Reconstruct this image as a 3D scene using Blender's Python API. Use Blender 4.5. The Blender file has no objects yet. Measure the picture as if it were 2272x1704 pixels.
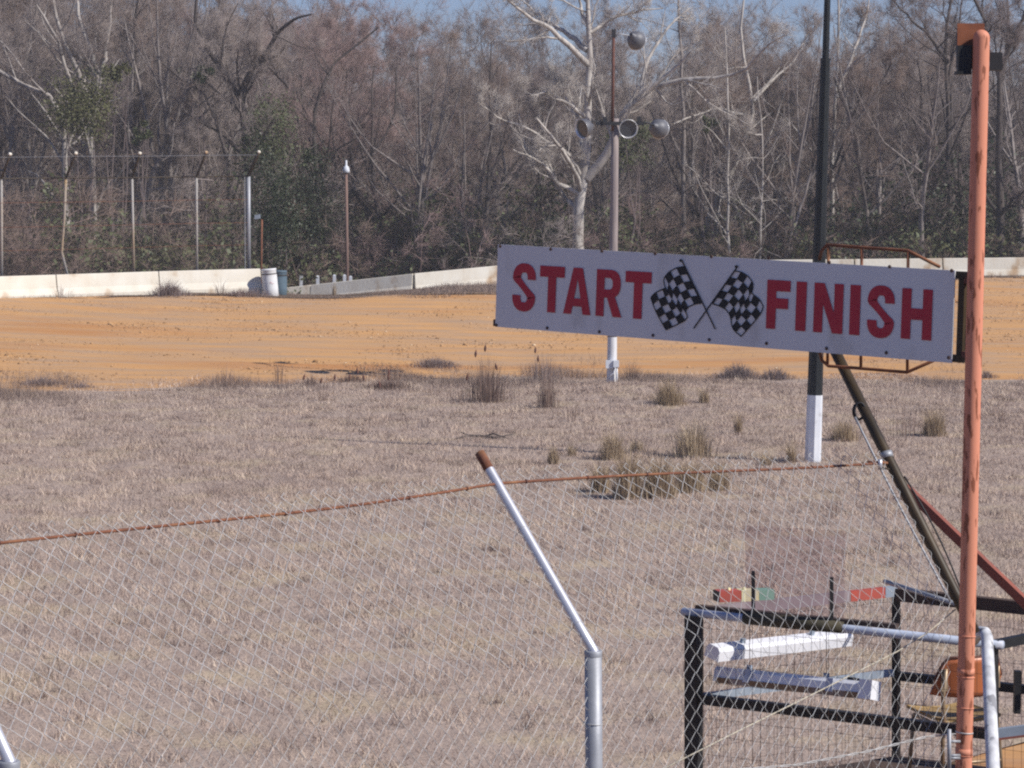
import bpy, math, random
import numpy as np
from mathutils import Vector

R = math.radians
F = 5844.0            # focal length in photo pixels
CX, HY, CAMH = 1136.0, 407.0, 6.1
scene = bpy.context.scene
col = scene.collection

# ------------------------------------------------------------------ camera
cam_d = bpy.data.cameras.new('camera')
cam_d.sensor_width = 36.0
cam_d.lens = 36.0 * F / 2272.0
cam_d.shift_y = -(852.0 - HY) / 2272.0
cam_d.clip_start = 0.1
cam_d.clip_end = 4000
cam = bpy.data.objects.new('camera', cam_d)
cam.location = (0, 0, CAMH)
cam.rotation_euler = (R(90), 0, 0)
col.objects.link(cam)
scene.camera = cam

# ------------------------------------------------------------------ world, sun, exposure
SUN_AZ = R(114)       # clockwise from +Y (the view direction)
SUN_EL = R(40)
world = bpy.data.worlds.new('World')
scene.world = world
world.use_nodes = True
wn = world.node_tree
wn.nodes.clear()
wo = wn.nodes.new('ShaderNodeOutputWorld')
bg = wn.nodes.new('ShaderNodeBackground')
sky = wn.nodes.new('ShaderNodeTexSky')
sky.sky_type = 'NISHITA'
sky.sun_disc = False
sky.sun_elevation = SUN_EL
sky.sun_rotation = SUN_AZ
sky.air_density = 1.0
sky.dust_density = 0.05
sky.ozone_density = 3.0
bg.inputs['Strength'].default_value = 0.062
tint = wn.nodes.new('ShaderNodeMix'); tint.data_type = 'RGBA'; tint.blend_type = 'MULTIPLY'
tint.inputs['Factor'].default_value = 1.0; tint.inputs[7].default_value = (.86, .97, 1.42, 1)
wn.links.new(sky.outputs[0], tint.inputs[6]); wn.links.new(tint.outputs[2], bg.inputs[0])
wn.links.new(bg.outputs[0], wo.inputs[0])

sun_d = bpy.data.lights.new('sun', 'SUN')
sun_d.energy = 5.0
sun_d.angle = R(0.53)
sun_d.color = (1.0, 0.955, 0.88)
sun = bpy.data.objects.new('sun', sun_d)
to_sun = Vector((math.sin(SUN_AZ) * math.cos(SUN_EL), math.cos(SUN_AZ) * math.cos(SUN_EL), math.sin(SUN_EL)))
sun.rotation_euler = to_sun.to_track_quat('Z', 'Y').to_euler()
sun.location = (60, -30, 60)
col.objects.link(sun)

vs = scene.view_settings
vs.view_transform = 'Standard'
vs.look = 'None'
vs.gamma = 1.0
vs.exposure = 0.0
vs.use_curve_mapping = False
scene.cycles.max_bounces = 5
scene.cycles.diffuse_bounces = 2
scene.cycles.glossy_bounces = 2
scene.cycles.transmission_bounces = 4
scene.cycles.transparent_max_bounces = 12
scene.cycles.filter_width = 2.2
scene.cycles.sample_clamp_indirect = 2.0
scene.cycles.sample_clamp_direct = 6.0
scene.cycles.use_denoising = False

# ------------------------------------------------------------------ helpers
def P(px, py, d):
    return np.array([(px - CX) / F * d, d, CAMH - (py - HY) / F * d])

def sm(a, b, x):
    t = np.clip((x - a) / (b - a), 0, 1)
    return t * t * (3 - 2 * t)

def tag(o, label=None, cat=None, group=None, kind=None):
    if label: o['label'] = label
    if cat: o['category'] = cat
    if group: o['group'] = group
    if kind: o['kind'] = kind
    return o

def thing(name, label, cat, loc, group=None):
    o = bpy.data.objects.new(name, None)
    o.empty_display_size = 0.1
    o.location = tuple(float(v) for v in loc)
    col.objects.link(o)
    return tag(o, label, cat, group)

def wloc(o):
    v = np.zeros(3)
    while o is not None:
        v = v + np.array(o.location)
        o = o.parent
    return v

class MB:
    """collects geometry in world coordinates, builds one mesh object"""
    def __init__(s):
        s.v = []; s.f = []; s.n = 0
    def add(s, verts, faces):
        verts = np.asarray(verts, float).reshape(-1, 3)
        s.v.append(verts)
        s.f += [tuple(i + s.n for i in f) for f in faces]
        s.n += len(verts)
        return s
    def quad(s, a, b, c, d):
        return s.add([a, b, c, d], [(0, 1, 2, 3)])
    def box(s, c, ax, ay, az):
        """centre, half-axis vectors"""
        c = np.asarray(c, float); ax = np.asarray(ax, float); ay = np.asarray(ay, float); az = np.asarray(az, float)
        vs_ = [c + i * ax + j * ay + k * az for k in (-1, 1) for j in (-1, 1) for i in (-1, 1)]
        return s.add(vs_, [(0, 2, 3, 1), (4, 5, 7, 6), (0, 1, 5, 4), (2, 6, 7, 3), (0, 4, 6, 2), (1, 3, 7, 5)])
    def beam(s, a, b, w, h, up=(0, 0, 1)):
        a = np.asarray(a, float); b = np.asarray(b, float)
        t = b - a; L = np.linalg.norm(t); t = t / L
        sd = np.cross(t, up); sd /= np.linalg.norm(sd)
        u = np.cross(sd, t)
        return s.box((a + b) / 2, t * L / 2, sd * w / 2, u * h / 2)
    def tube(s, pts, rad, n=8, cap=True):
        pts = np.asarray(pts, float); k = len(pts)
        rad = np.full(k, rad, float) if np.isscalar(rad) else np.asarray(rad, float)
        tg = np.gradient(pts, axis=0)
        tg /= np.linalg.norm(tg, axis=1)[:, None] + 1e-12
        ref = np.array([0, 0, 1.0]) if abs(tg[0][2]) < .9 else np.array([1.0, 0, 0])
        u = np.cross(tg[0], ref); u /= np.linalg.norm(u)
        verts = []
        for i in range(k):
            u = u - tg[i] * np.dot(u, tg[i]); u /= np.linalg.norm(u)
            w = np.cross(tg[i], u)
            for j in range(n):
                a = 2 * math.pi * j / n
                verts.append(pts[i] + rad[i] * (math.cos(a) * u + math.sin(a) * w))
        faces = []
        for i in range(k - 1):
            for j in range(n):
                faces.append((i * n + j, i * n + (j + 1) % n, (i + 1) * n + (j + 1) % n, (i + 1) * n + j))
        if cap:
            faces.append(tuple(range(n - 1, -1, -1)))
            faces.append(tuple((k - 1) * n + j for j in range(n)))
        return s.add(verts, faces)
    def lathe(s, org, axis, prof, n=20, cap=False):
        """prof: list of (distance along the axis, radius)"""
        org = np.asarray(org, float); ax = np.asarray(axis, float); ax = ax / np.linalg.norm(ax)
        ref = np.array([0, 0, 1.0]) if abs(ax[2]) < .9 else np.array([1.0, 0, 0])
        u = np.cross(ax, ref); u /= np.linalg.norm(u); w = np.cross(ax, u)
        verts = [org + ax * h + r * (math.cos(2 * math.pi * j / n) * u + math.sin(2 * math.pi * j / n) * w) for h, r in prof for j in range(n)]
        faces = [(i * n + j, i * n + (j + 1) % n, (i + 1) * n + (j + 1) % n, (i + 1) * n + j) for i in range(len(prof) - 1) for j in range(n)]
        if cap:
            faces.append(tuple(range(n - 1, -1, -1)))
            faces.append(tuple((len(prof) - 1) * n + j for j in range(n)))
        return s.add(verts, faces)
    def build(s, name, m, parent=None, smooth=False, loc=None, kind=None, label=None):
        v = np.concatenate(s.v)
        org = wloc(parent) if parent is not None else (np.asarray(loc, float) if loc is not None else np.zeros(3))
        me = bpy.data.meshes.new(name)
        me.from_pydata((v - org).tolist(), [], s.f)
        if smooth:
            me.polygons.foreach_set('use_smooth', [True] * len(me.polygons))
        me.materials.append(m)
        o = bpy.data.objects.new(name, me)
        col.objects.link(o)
        if parent is not None:
            o.parent = parent
        elif loc is not None:
            o.location = tuple(org)
        if kind: o['kind'] = kind
        if label: o['label'] = label
        return o

def raw_mesh(name, verts, faces, m, parent=None, kind=None, smooth=False, attrs=None, mats=None, mat_idx=None):
    """verts (n,3) float array, faces (m,3) or (m,4) int array; fast path"""
    me = bpy.data.meshes.new(name)
    verts = np.ascontiguousarray(verts, np.float32); faces = np.ascontiguousarray(faces, np.int32)
    k = faces.shape[1]
    me.vertices.add(len(verts)); me.vertices.foreach_set('co', verts.ravel())
    me.loops.add(faces.size); me.loops.foreach_set('vertex_index', faces.ravel())
    me.polygons.add(len(faces)); me.polygons.foreach_set('loop_start', np.arange(0, faces.size, k, dtype=np.int32))
    if smooth: me.polygons.foreach_set('use_smooth', np.ones(len(faces), bool))
    for mm in (mats or [m]): me.materials.append(mm)
    if mat_idx is not None: me.polygons.foreach_set('material_index', np.ascontiguousarray(mat_idx, np.int32))
    me.update(calc_edges=True)
    for an, av in (attrs or {}).items():
        at = me.attributes.new(an, 'FLOAT', 'POINT'); at.data.foreach_set('value', np.ascontiguousarray(av, np.float32))
    if name is None: return me
    o = bpy.data.objects.new(name, me); col.objects.link(o)
    if parent is not None: o.parent = parent
    if kind: o['kind'] = kind
    return o

# ------------------------------------------------------------------ materials
def mat(name, c, c2=None, scale=6.0, rough=.8, metal=0.0, bump=0.0, bscale=None, stretch=(1, 1, 1), lo=.35, hi=.65, detail=5.0, c3=None, c3scale=1.0, c3lo=.55, c3hi=.7, spec=.3):
    m = bpy.data.materials.new(name); m.use_nodes = True
    nt = m.node_tree; nt.nodes.clear()
    out = nt.nodes.new('ShaderNodeOutputMaterial'); b = nt.nodes.new('ShaderNodeBsdfPrincipled')
    nt.links.new(b.outputs[0], out.inputs[0])
    b.inputs['Roughness'].default_value = rough; b.inputs['Metallic'].default_value = metal
    b.inputs['Specular IOR Level'].default_value = spec
    b.inputs['Base Color'].default_value = (*c, 1)
    tc = nt.nodes.new('ShaderNodeTexCoord'); mp = nt.nodes.new('ShaderNodeMapping')
    mp.inputs['Scale'].default_value = stretch
    nt.links.new(tc.outputs['Object'], mp.inputs[0])
    def noise(sc, dt=detail):
        n = nt.nodes.new('ShaderNodeTexNoise'); n.inputs['Scale'].default_value = sc; n.inputs['Detail'].default_value = dt
        nt.links.new(mp.outputs[0], n.inputs[0]); return n
    def ramp(src, a, bb):
        r = nt.nodes.new('ShaderNodeMapRange'); r.inputs['From Min'].default_value = a; r.inputs['From Max'].default_value = bb
        nt.links.new(src, r.inputs[0]); return r.outputs[0]
    last = None
    if c2 is not None:
        mx = nt.nodes.new('ShaderNodeMix'); mx.data_type = 'RGBA'
        nt.links.new(ramp(noise(scale).outputs[0], lo, hi), mx.inputs['Factor'])
        mx.inputs[6].default_value = (*c, 1); mx.inputs[7].default_value = (*c2, 1)
        last = mx.outputs[2]
    if c3 is not None:
        mx = nt.nodes.new('ShaderNodeMix'); mx.data_type = 'RGBA'
        nt.links.new(ramp(noise(c3scale).outputs[0], c3lo, c3hi), mx.inputs['Factor'])
        if last is not None: nt.links.new(last, mx.inputs[6])
        else: mx.inputs[6].default_value = (*c, 1)
        mx.inputs[7].default_value = (*c3, 1)
        last = mx.outputs[2]
    if last is not None: nt.links.new(last, b.inputs['Base Color'])
    if bump:
        bp = nt.nodes.new('ShaderNodeBump'); bp.inputs['Strength'].default_value = 1.0; bp.inputs['Distance'].default_value = bump
        nt.links.new(noise(bscale or scale * 2, 6).outputs[0], bp.inputs['Height'])
        nt.links.new(bp.outputs[0], b.inputs['Normal'])
    return m

def tint_mat(name, stops, rough=.9, spec=.15, patch=None, pscale=.25):
    """colour from the point attribute 'tint' through a ramp; patch = second colour mixed in by large noise"""
    m = bpy.data.materials.new(name); m.use_nodes = True
    nt = m.node_tree; b = nt.nodes['Principled BSDF']
    b.inputs['Roughness'].default_value = rough; b.inputs['Specular IOR Level'].default_value = spec
    at = nt.nodes.new('ShaderNodeAttribute'); at.attribute_name = 'tint'
    cr = nt.nodes.new('ShaderNodeValToRGB')
    while len(cr.color_ramp.elements) < len(stops): cr.color_ramp.elements.new(.5)
    for e, (p, c) in zip(cr.color_ramp.elements, stops):
        e.position = p; e.color = (*c, 1)
    nt.links.new(at.outputs['Fac'], cr.inputs[0])
    src = cr.outputs[0]
    if patch:
        tc = nt.nodes.new('ShaderNodeTexCoord'); n = nt.nodes.new('ShaderNodeTexNoise'); n.inputs['Scale'].default_value = pscale; n.inputs['Detail'].default_value = 4
        nt.links.new(tc.outputs['Object'], n.inputs[0])
        r = nt.nodes.new('ShaderNodeMapRange'); r.inputs['From Min'].default_value = .42; r.inputs['From Max'].default_value = .62; r.inputs['To Max'].default_value = .75
        nt.links.new(n.outputs[0], r.inputs[0])
        mx = nt.nodes.new('ShaderNodeMix'); mx.data_type = 'RGBA'; mx.blend_type = 'MULTIPLY'
        nt.links.new(r.outputs[0], mx.inputs['Factor']); nt.links.new(src, mx.inputs[6]); mx.inputs[7].default_value = (*patch, 1)
        src = mx.outputs[2]
    nt.links.new(src, b.inputs['Base Color'])
    return m

M = {}
M['soil'] = mat('dry_turf_soil', (.44, .345, .285), (.36, .28, .235), 1.6, .95, bump=.03, bscale=9, c3=(.47, .375, .265), c3scale=.6, c3lo=.5, c3hi=.66, spec=.1)
M['clay'] = mat('orange_clay', (.585, .325, .14), (.46, .30, .185), 1.7, .95, bump=.045, bscale=3.4, stretch=(.16, 1, 1), lo=.38, hi=.64, detail=9, c3=(.50, .24, .095), c3scale=.5, c3lo=.54, c3hi=.70, spec=.1)
M['litter'] = mat('leaf_litter', (.16, .105, .075), (.10, .075, .05), 1.5, .95, bump=.05, bscale=5, spec=.1)
M['concrete'] = mat('painted_concrete', (.78, .735, .64), (.68, .61, .50), 1.2, .85, bump=.008, bscale=10, c3=(.46, .32, .20), c3scale=1.3, c3lo=.56, c3hi=.72, stretch=(1, 1, .6), spec=.2)
M['galv'] = mat('galvanised_pipe', (.38, .39, .42), (.31, .32, .35), 14, .55, .35, bump=.0006, bscale=60, spec=.5)
M['galv_bright'] = mat('bright_galvanised_pipe', (.66, .66, .70), (.58, .58, .63), 9, .38, .45, bump=.0004, bscale=60, spec=.5)
M['wire'] = mat('galvanised_wire', (.62, .62, .62), (.44, .43, .42), 12, .5, .2, spec=.5)
M['dkwire'] = mat('dark_rusty_wire', (.13, .075, .055), (.08, .05, .04), 9, .8)
M['rust'] = mat('rust', (.25, .10, .055), (.16, .065, .04), 18, .85, bump=.0008, bscale=50, c3=(.32, .15, .075), c3scale=7)
M['rustdark'] = mat('dark_rust', (.17, .07, .05), (.11, .05, .04), 12, .85, bump=.0008, bscale=40)
M['orange'] = mat('faded_orange_paint', (.74, .285, .18), (.66, .27, .165), 4.5, .62, bump=.0006, bscale=70, stretch=(1, 1, .22), c3=(.30, .10, .055), c3scale=42, c3lo=.565, c3hi=.62, spec=.3)
M['orangeplate'] = mat('rusty_orange_plate', (.34, .12, .06), (.22, .08, .045), 14, .8)
M['redpaint'] = mat('brick_red_paint', (.30, .095, .065), (.23, .08, .06), 6, .7, bump=.0005, bscale=50)
M['black'] = mat('black_paint', (.018, .018, .021), (.03, .029, .03), 10, .5, bump=.0005, bscale=30)
M['brownmetal'] = mat('dark_brown_pipe', (.032, .024, .017), (.075, .05, .026), 9, .5, bump=.0007, bscale=40, stretch=(1, 1, .4))
M['blackpole'] = mat('black_steel_pole', (.011, .013, .015), (.018, .021, .024), 3, .5, spec=.22)
M['whitepole'] = mat('white_steel_pole', (.78, .80, .84), (.66, .69, .75), 2.5, .45, c3=(.5, .5, .52), c3scale=5, c3lo=.62, c3hi=.75, spec=.4)
M['woodpole'] = mat('weathered_pole_wood', (.36, .30, .29), (.25, .205, .195), 5, .9, bump=.008, bscale=9, stretch=(4, 4, .25))
M['woodwhite'] = mat('whitewashed_wood', (.76, .76, .78), (.58, .57, .58), 5, .85, bump=.006, bscale=9, stretch=(4, 4, .3))
M['brownpole'] = mat('brown_pole_wood', (.26, .165, .135), (.20, .13, .11), 5, .9, bump=.006, bscale=9, stretch=(4, 4, .3))
M['sign'] = mat('white_sign_panel', (.76, .77, .80), (.72, .73, .76), 2.0, .55, c3=(.56, .55, .55), c3scale=5, c3lo=.60, c3hi=.78, stretch=(1, 1, .45), bump=.004, bscale=1.5)
M['signred'] = mat('red_lettering', (.52, .04, .065), (.46, .035, .06), 8, .55)
M['signblack'] = mat('black_lettering', (.022, .022, .026), None, rough=.55)
M['bolt'] = mat('rusty_bolt', (.10, .06, .05), None, rough=.7)
M['lampgrey'] = mat('grey_lamp_shell', (.15, .15, .165), (.11, .11, .125), 4, .55, .2, spec=.5)
M['lampin'] = mat('bright_lamp_reflector', (.75, .75, .76), None, rough=.35, metal=.5)
M['lampdark'] = mat('dark_lamp_fitting', (.035, .035, .04), None, rough=.6)
M['lens'] = mat('dark_lamp_lens', (.05, .055, .065), None, rough=.12, spec=.7)
M['chalk'] = mat('flaking_white_paint', (.74, .75, .77), (.50, .50, .52), 16, .7, bump=.0015, bscale=40, stretch=(1, 1, .25), c3=(.27, .27, .29), c3scale=12, c3lo=.56, c3hi=.62)
M['bluepaint'] = mat('pale_blue_pipe_paint', (.50, .56, .68), (.34, .38, .48), 9, .5, bump=.0006, bscale=50, c3=(.72, .72, .78), c3scale=5)
M['slate'] = mat('slate_blue_paint', (.30, .35, .42), (.24, .28, .34), 8, .7)
M['mauve'] = mat('weathered_grey_board', (.30, .24, .25), (.24, .19, .19), 7, .85)
M['cred'] = mat('red_block_paint', (.46, .085, .06), (.38, .09, .07), 14, .6)
M['cyel'] = mat('cream_yellow_paint', (.80, .70, .36), (.72, .66, .42), 10, .6)
M['cgrn'] = mat('mint_green_paint', (.20, .38, .28), (.25, .40, .31), 10, .6)
M['fixture'] = mat('white_enamel', (.84, .84, .87), (.78, .78, .82), 6, .4, spec=.5)
M['fixrust'] = mat('white_enamel_rusted', (.42, .36, .32), (.27, .16, .08), 7, .6, lo=.35, hi=.5)
M['plastic'] = mat('orange_chair_shell', (.56, .175, .065), (.50, .15, .06), 6, .42, spec=.5)
M['chairmetal'] = mat('tan_chair_frame', (.42, .33, .22), (.30, .19, .11), 12, .45, .4, spec=.5)
M['chairwood'] = mat('tan_seat_edge', (.38, .25, .10), (.30, .19, .08), 9, .6)
M['pad'] = mat('dark_pipe_pad', (.045, .042, .03), (.075, .062, .035), 10, .75, bump=.003, bscale=25)
M['plank'] = mat('dark_weathered_plank', (.06, .045, .04), (.10, .065, .05), 10, .85, bump=.002, bscale=30, stretch=(.4, 1, 1))
M['rope'] = mat('pale_rope', (.60, .54, .42), None, rough=.9)
M['barrelw'] = mat('white_drum', (.80, .80, .80), (.74, .74, .74), 4, .5)
M['barrelb'] = mat('blue_grey_drum', (.12, .175, .22), (.10, .15, .19), 4, .5)
M['pink'] = mat('pink_mark', (.75, .35, .38), None)
M['bark_grey'] = mat('grey_bark', (.33, .29, .27), (.20, .17, .16), 2.2, .95, bump=.02, bscale=8, stretch=(3, 3, .5))
M['bark_light'] = mat('light_grey_bark', (.46, .42, .385), (.27, .235, .215), 2.0, .95, bump=.02, bscale=8, stretch=(3, 3, .5))
M['bark_dark'] = mat('dark_bark', (.075, .06, .056), (.115, .095, .088), 2.2, .95, bump=.02, bscale=8, stretch=(3, 3, .5))
M['bark_pale'] = mat('pale_sycamore_bark', (.54, .495, .45), (.33, .295, .265), 1.6, .9, bump=.008, bscale=8, stretch=(2.5, 2.5, .6), lo=.45, hi=.62)
M['twig_grey'] = mat('grey_twig', (.33, .275, .252), (.24, .195, .18), .8, .9)
M['twig_red'] = mat('reddish_twig', (.31, .215, .20), (.25, .175, .16), .8, .9)
M['twig_pale'] = mat('pale_twig', (.52, .47, .43), (.38, .33, .30), .8, .9)
M['twig_dark'] = mat('dark_twig', (.17, .13, .125), (.23, .18, .17), .8, .9)
M['twig_brown'] = mat('brown_twig', (.27, .195, .16), (.21, .15, .125), .8, .9)
M['leaf'] = mat('evergreen_leaf', (.075, .088, .034), (.10, .115, .05), 3, .6, spec=.4)
M['leaf_dark'] = mat('dark_ivy_leaf', (.028, .040, .018), (.048, .062, .026), 3, .5, spec=.4)
M['leaf_olive'] = mat('olive_leaf', (.12, .115, .05), (.095, .10, .04), 3, .6, spec=.3)
M['grass'] = tint_mat('dry_grass', [(0, (.22, .165, .14)), (.35, (.455, .355, .295)), (.7, (.575, .455, .37)), (1, (.78, .64, .49))], patch=(.86, .82, .83), pscale=.8)
M['bankgrass'] = tint_mat('bank_grass', [(0, (.14, .10, .085)), (.5, (.30, .225, .19)), (1, (.44, .34, .27))])
M['clump'] = tint_mat('clump_grass', [(0, (.17, .12, .08)), (.45, (.38, .28, .18)), (1, (.58, .46, .32))])
M['weed'] = tint_mat('weed_stalk', [(0, (.09, .055, .045)), (.6, (.22, .15, .125)), (1, (.36, .26, .21))])
M['shrubgrey'] = tint_mat('grey_weed', [(0, (.14, .10, .095)), (.6, (.27, .215, .205)), (1, (.38, .31, .29))])
M['clod'] = tint_mat('clay_clod', [(0, (.22, .12, .055)), (.5, (.47, .28, .14)), (.9, (.56, .35, .18)), (1, (.70, .54, .37))])

def plexi_mat():
    m = bpy.data.materials.new('scratched_clear_plastic'); m.use_nodes = True
    nt = m.node_tree; nt.nodes.clear()
    out = nt.nodes.new('ShaderNodeOutputMaterial'); mx = nt.nodes.new('ShaderNodeMixShader')
    tr = nt.nodes.new('ShaderNodeBsdfTransparent'); tr.inputs[0].default_value = (.93, .90, .92, 1)
    b = nt.nodes.new('ShaderNodeBsdfPrincipled'); b.inputs['Base Color'].default_value = (.36, .31, .33, 1); b.inputs['Roughness'].default_value = .3
    mx.inputs[0].default_value = .06
    nt.links.new(tr.outputs[0], mx.inputs[1]); nt.links.new(b.outputs[0], mx.inputs[2]); nt.links.new(mx.outputs[0], out.inputs[0])
    return m
M['plexi'] = plexi_mat()

# ------------------------------------------------------------------ ground
def b1(x): return np.interp(x, [-40, -15, -5, 0, 16, 40], [70, 76, 80, 82, 81, 78])
def b2(x): return np.interp(x, [-40, -19, -13.4, -10, -1, 10, 22, 40], [88, 97, 100, 101.3, 101.5, 106, 111.5, 114])
def dcrest(x): return np.interp(x, [-40, -19, -10, -7, -4, 0, 4, 40], [93, 101, 106, 106, 106.5, 113.2, 115, 115.5])
FN = np.array([-.715, .70])           # fence normal towards the track
def G(x, d):
    x = np.asarray(x, float); d = np.asarray(d, float)
    B1, B2, DC = b1(x), b2(x), dcrest(x)
    zb = 1.85 + .28 * sm(-2, 22, x)
    t = np.clip((d - B1) / (B2 - B1), 0, 1)
    z = zb * (t ** 1.25)
    z = z + .25 * np.exp(-((x - 3.8) / 2.4) ** 2 - ((d - 76) / 3.0) ** 2)
    fall = sm(0, 8, d - DC)
    z = z - .26 * np.exp(-((x + 7.6) / 2.6) ** 2) * sm(-3, 2, d - B2)
    z = z * (1 - fall) + .5 * fall * (d > DC) + 0 * fall
    z = np.where(d > DC, np.minimum(z, zb), z)
    z = z + np.clip((d - 146) * .13, 0, 16)
    q = FN[0] * (x - .339) + FN[1] * (d - 11)
    z = z + 1.3 * (1 - sm(0, 8, q))
    return z

def sheet(name, xs, ds_of, m, dz=0.0, amp=.02, kind='structure', seed=0, furrow=0):
    """ds_of(x): array of d values; same count for every x"""
    X = []; Y = []
    for x in xs:
        dd = ds_of(x); X.append(np.full(len(dd), x)); Y.append(dd)
    X = np.array(X); Y = np.array(Y)
    rs = np.random.RandomState(seed)
    Z = G(X, Y) + dz
    for _ in range(14):
        kx, ky, ph = rs.uniform(.15, 2.2), rs.uniform(.15, 2.2), rs.uniform(0, 6.28)
        Z = Z + amp / 3 * np.sin(kx * X + ky * Y * rs.choice([-1, 1]) + ph)
    if furrow:
        for _ in range(16):
            kx, ky, ph = rs.uniform(-.5, .5), rs.uniform(3, 11), rs.uniform(0, 6.28)
            Z = Z + furrow / 4 * np.sin(kx * X + ky * Y + ph + 1.2 * np.sin(.4 * X + ph))
    nx, ny = X.shape
    v = np.stack([X, Y, Z], -1).reshape(-1, 3)
    i = np.arange(nx * ny).reshape(nx, ny)
    f = np.stack([i[:-1, :-1], i[1:, :-1], i[1:, 1:], i[:-1, 1:]], -1).reshape(-1, 4)
    return raw_mesh(name, v, f, m, kind=kind, smooth=True)

xs_w = np.concatenate([np.linspace(-900, -60, 15), np.linspace(-52, 52, 105), np.linspace(60, 900, 15)])
ds_w = np.concatenate([np.linspace(-120, 10, 14), np.linspace(12, 160, 149), np.linspace(165, 260, 20), np.linspace(300, 2200, 14)])
sheet('ground', xs_w, lambda x: ds_w, M['litter'], dz=-.09, amp=.0)
xs_i = np.linspace(-34, 34, 150)
def front(x): return 11 + (x - .339) * 1.02 + 12.4     # edge of the front straight, parallel to the fence
sheet('infield', xs_i, lambda x: np.linspace(max(8.0, front(x)), b1(x) + .6, 150), M['soil'], amp=.006, seed=1)
sheet('dirt_track', xs_i, lambda x: np.linspace(b1(x) - .3, b2(x) + .5, 240), M['clay'], dz=-.012, amp=.010, seed=2, furrow=.014)
sheet('track_bank', xs_i, lambda x: np.linspace(b2(x) - .2, max(dcrest(x) + 6, b2(x) + 8), 30), M['litter'], dz=.0, amp=.02, seed=3)
def front2(x):
    return np.linspace(front(x) - 11, front(x) + .5, 30)
sheet('dirt_track.001', xs_i, front2, M['clay'], dz=-.03, amp=.02, seed=4)

def blades(name, pts, z, length, width, lean, tint, m, kind, rs, parent=None, label=None, loc=None, cat=None):
    n = len(pts)
    az = rs.uniform(0, 2 * math.pi, n); fa = rs.uniform(0, 2 * math.pi, n)
    up = np.cos(lean); h = np.sin(lean)
    base = np.stack([pts[:, 0], pts[:, 1], z], -1)
    side = np.stack([np.cos(fa), np.sin(fa), np.zeros(n)], -1) * (width / 2)[:, None]
    tip = base + np.stack([np.cos(az) * h, np.sin(az) * h, up], -1) * length[:, None]
    v = np.stack([base - side, base + side, tip], 1).reshape(-1, 3)
    if parent is not None: v = v - wloc(parent)
    if loc is not None: v = v - np.asarray(loc)
    f = np.arange(3 * n).reshape(-1, 3)
    o = raw_mesh(name, v, f, m, parent=parent, kind=kind, attrs={'tint': np.repeat(tint, 3)})
    if loc is not None: o.location = tuple(loc)
    return o

rs = np.random.RandomState(5)
def wedge_points(n, d0, d1, margin=1.12, rs=rs):
    d = np.sqrt(rs.uniform(d0 ** 2, d1 ** 2, n))
    x = rs.uniform(-1, 1, n) * (d * CX / F * margin + .6)
    return np.stack([x, d], -1)
def patchnoise(p, sc, seed):
    r = np.random.RandomState(seed); s = np.zeros(len(p))
    for _ in range(12):
        a = r.uniform(0, 6.28); k = sc * r.uniform(.5, 2.2)
        s += np.sin(k * (p[:, 0] * math.cos(a) + p[:, 1] * math.sin(a) * .6) + r.uniform(0, 6.28))
    return s / 3.4
def infield_grass():
    p = wedge_points(620000, 25.5, 83.5)
    keep = (p[:, 1] < b1(p[:, 0]) + .2 + 1.1 * patchnoise(p, 1.3, 8) + rs.exponential(.5, len(p)) * (1 + patchnoise(p, .6, 14))) & (p[:, 1] > front(p[:, 0]) + .2 * patchnoise(p, 2, 9))
    p = p[keep]; n = len(p)
    pn = patchnoise(p, .8, 1); pf = patchnoise(p, 4.0, 2)
    tall = sm(.2, 1.3, pn) * .25 + sm(.3, 1.4, pf) * .5
    L = rs.uniform(.05, .13, n) * (1 + tall)
    W = rs.uniform(.005, .012, n) * (.8 + p[:, 1] / 60)
    lean = np.clip(rs.normal(1.0, .30, n) - .35 * sm(.3, 1.2, pf), .1, 1.5)
    tint = np.clip(.49 + .16 * rs.randn(n) + .13 * pf - .03 * pn - .12 * sm(.5, 1.4, patchnoise(p, 7.0, 3)), 0, 1)
    blades('infield_grass', p, G(p[:, 0], p[:, 1]) - .01, L, W, lean, tint, M['grass'], 'stuff', rs)
infield_grass()
def tussocks():
    c = wedge_points(1500, 26, 82); c = c[(c[:, 1] < b1(c[:, 0]) + .5) & (c[:, 1] > front(c[:, 0]))]
    m_ = len(c); per = 46
    size = rs.gamma(2.2, .05, m_) + .05
    i = np.repeat(np.arange(m_), per); n = len(i)
    p = c[i] + rs.randn(n, 2) * (size * .8)[i][:, None]
    L = rs.uniform(.05, .15, n) * (1 + size[i] * 3)
    base = np.clip(rs.normal(.42, .22, m_), .05, .95)
    blades('grass_tussocks', p, G(p[:, 0], p[:, 1]) - .01, L, rs.uniform(.006, .011, n) * (.8 + p[:, 1] / 70), np.clip(rs.normal(.6, .35, n), .05, 1.4), np.clip(base[i] + .15 * rs.randn(n), 0, 1), M['grass'], 'stuff', rs)
    tag(bpy.data.objects['grass_tussocks'], 'small dead tussocks dotted through the infield grass', 'grass')
tussocks()
tag(bpy.data.objects['infield_grass'], 'short dead tan grass covering the infield', 'grass')

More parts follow.
